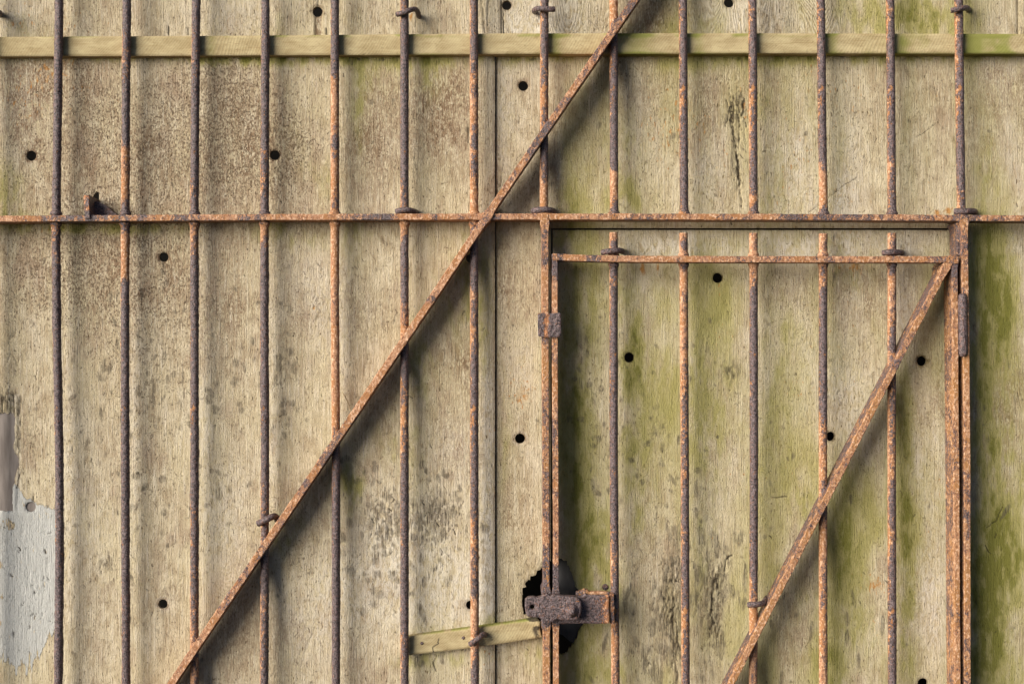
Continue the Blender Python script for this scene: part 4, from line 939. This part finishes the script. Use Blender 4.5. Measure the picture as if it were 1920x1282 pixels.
hasp = sheet('hasp', (980, 1108, 1096, 1176), -0.083, 0.014, M_IRON, door, keep=HASP, circles=[(998, 1138, 4.6)], step=1.2, rough=.0007, edge=1.2, edge_r=1.3, masks=False, extra_attrs=lambda U, V, e: {'scale': 1.0 - .22 * np.exp(-((U - 1050) / 18) ** 2) * (V > 1138)}, warp=lambda U, V: .0022 * np.exp(-(np.hypot(U - 998, V - 1138) / 8) ** 2) - .0016 * np.exp(-((np.hypot(U - 1072, V - 1144) - 15) / 4) ** 2), seed=14)
stud('rivet', 1072, 1144.5, -0.0832, 12, 12, M_IRON, hasp, 4, .85, rings=((0, 1.05), (.25, 1.0), (.5, .85), (.62, .45), (.95, .3), (1.05, 0), (1.05, -.4)), rough=.0008)

# ================================================================== bent nails clenched round the rods
G_N = 'bent nails clenched round the rods'


def hook(path, r, label, sq=1.0, seed=0, scale=.95):
    o = sweep('bent_nail', path, [(a, b * sq) for a, b in round_prof(r, 12)], M_IRON, None, 1.3, .0005, scale, seed=seed + 60, up=(0.02, 0.05, 1))
    return tag(o, label, 'nail', G_N)


hook([(-26, 26, -.055), (-12, 24, -.060), (-4, 23, -.056), (-1, 25, -.042), (-1, 27, -.015)], 5.5, 'bent iron nail cut off by the left edge above the long batten', seed=0)
hook([(744, 27.5, -.056), (752, 26, -.060), (762, 22, -.061), (772, 18, -.056), (779, 17.5, -.048), (783, 22, -.036), (785, 30, -.022), (786, 33, .002)], 4.8, 'bent nail above the batten with an orange rust drip on the wood below', seed=1)
hook([(1039, 18, -.056), (1029, 18, -.061), (1015, 16, -.061), (1006, 17, -.056), (1002, 20, -.044), (1002, 22, -.02), (1002, 22, .003)], 5.2, 'bent nail above the batten, just left of the diagonal brace where it leaves the photo', seed=2)
hook([(1783, 20.5, -.056), (1795, 18, -.061), (1806, 15.5, -.057), (1813, 15.5, -.048), (1815, 18, -.03), (1816, 20, .003)], 5.2, 'bent nail above the batten on the rightmost long rod', seed=3)
hook([(744, 397, -.054), (752, 394, -.061), (764, 393.5, -.061), (774, 395.5, -.052), (779, 398, -.036), (782, 399, .000)], 5.4, 'crusted bent nail resting on the level rail left of the diagonal brace', seed=4)
hook([(1000, 396, -.050), (1007, 394, -.060), (1019, 393, -.063), (1031, 394, -.058), (1037, 396, -.046), (1036, 396, .002)], 6.0, 'crusted collar-like bent nail on the level rail over the left door post', seed=5)
hook([(1791, 397, -.055), (1800, 396.5, -.062), (1814, 396, -.062), (1824, 396.5, -.052), (1827, 397, -.036), (1827, 397, .002)], 6.0, 'bent nail lying on the level rail over the right door post', seed=6)
hook([(484, 981, -.056), (494, 976.5, -.061), (505, 971, -.060), (513, 967, -.052), (518, 969, -.040), (520, 974, -.028), (521, 977, -.004)], 6.0, 'bent nail round a rod close above the lower part of the long diagonal brace', seed=7)
hook([(1129, 474, -.055), (1138, 471.5, -.061), (1150, 470.5, -.062), (1161, 469.5, -.056), (1166, 471, -.044), (1166, 471, .004)], 5.4, 'bent nail on the top rail of the wicket door, near its latch side', seed=8)
hook([(1656, 474.5, -.054), (1664, 473, -.061), (1676, 472.5, -.061), (1687, 473.5, -.054), (1690, 474, -.040), (1690, 474, .004)], 5.6, 'bent nail on the top rail of the wicket door, near its hinge side', seed=9)
hook([(1402.5, 1133.5, -.057), (1411, 1132.5, -.061), (1424, 1132, -.060), (1432, 1130, -.052), (1436, 1124, -.040), (1438, 1120, .000)], 5.4, 'bent nail just above the lower end of the wicket door brace', seed=10)
hook([(881.5, 1207, -.057), (889, 1202, -.062), (899, 1194.5, -.061), (905, 1189, -.054), (909, 1188, -.044), (910, 1191, -.025)], 5.2, 'slanting bent nail holding the short batten against its rod', seed=11)

# ---- a dry stalk caught behind the brace
st = sweep('dry_stalk', [(642, 735, -.020), (648, 745, -.030), (654, 758, -.036), (658, 772, -.040)], round_prof(.8, 6), M_STALK, None, 2, .0001, .5, seed=90)
tag(st, 'thin dry stalk caught behind the long diagonal brace', 'stalk')
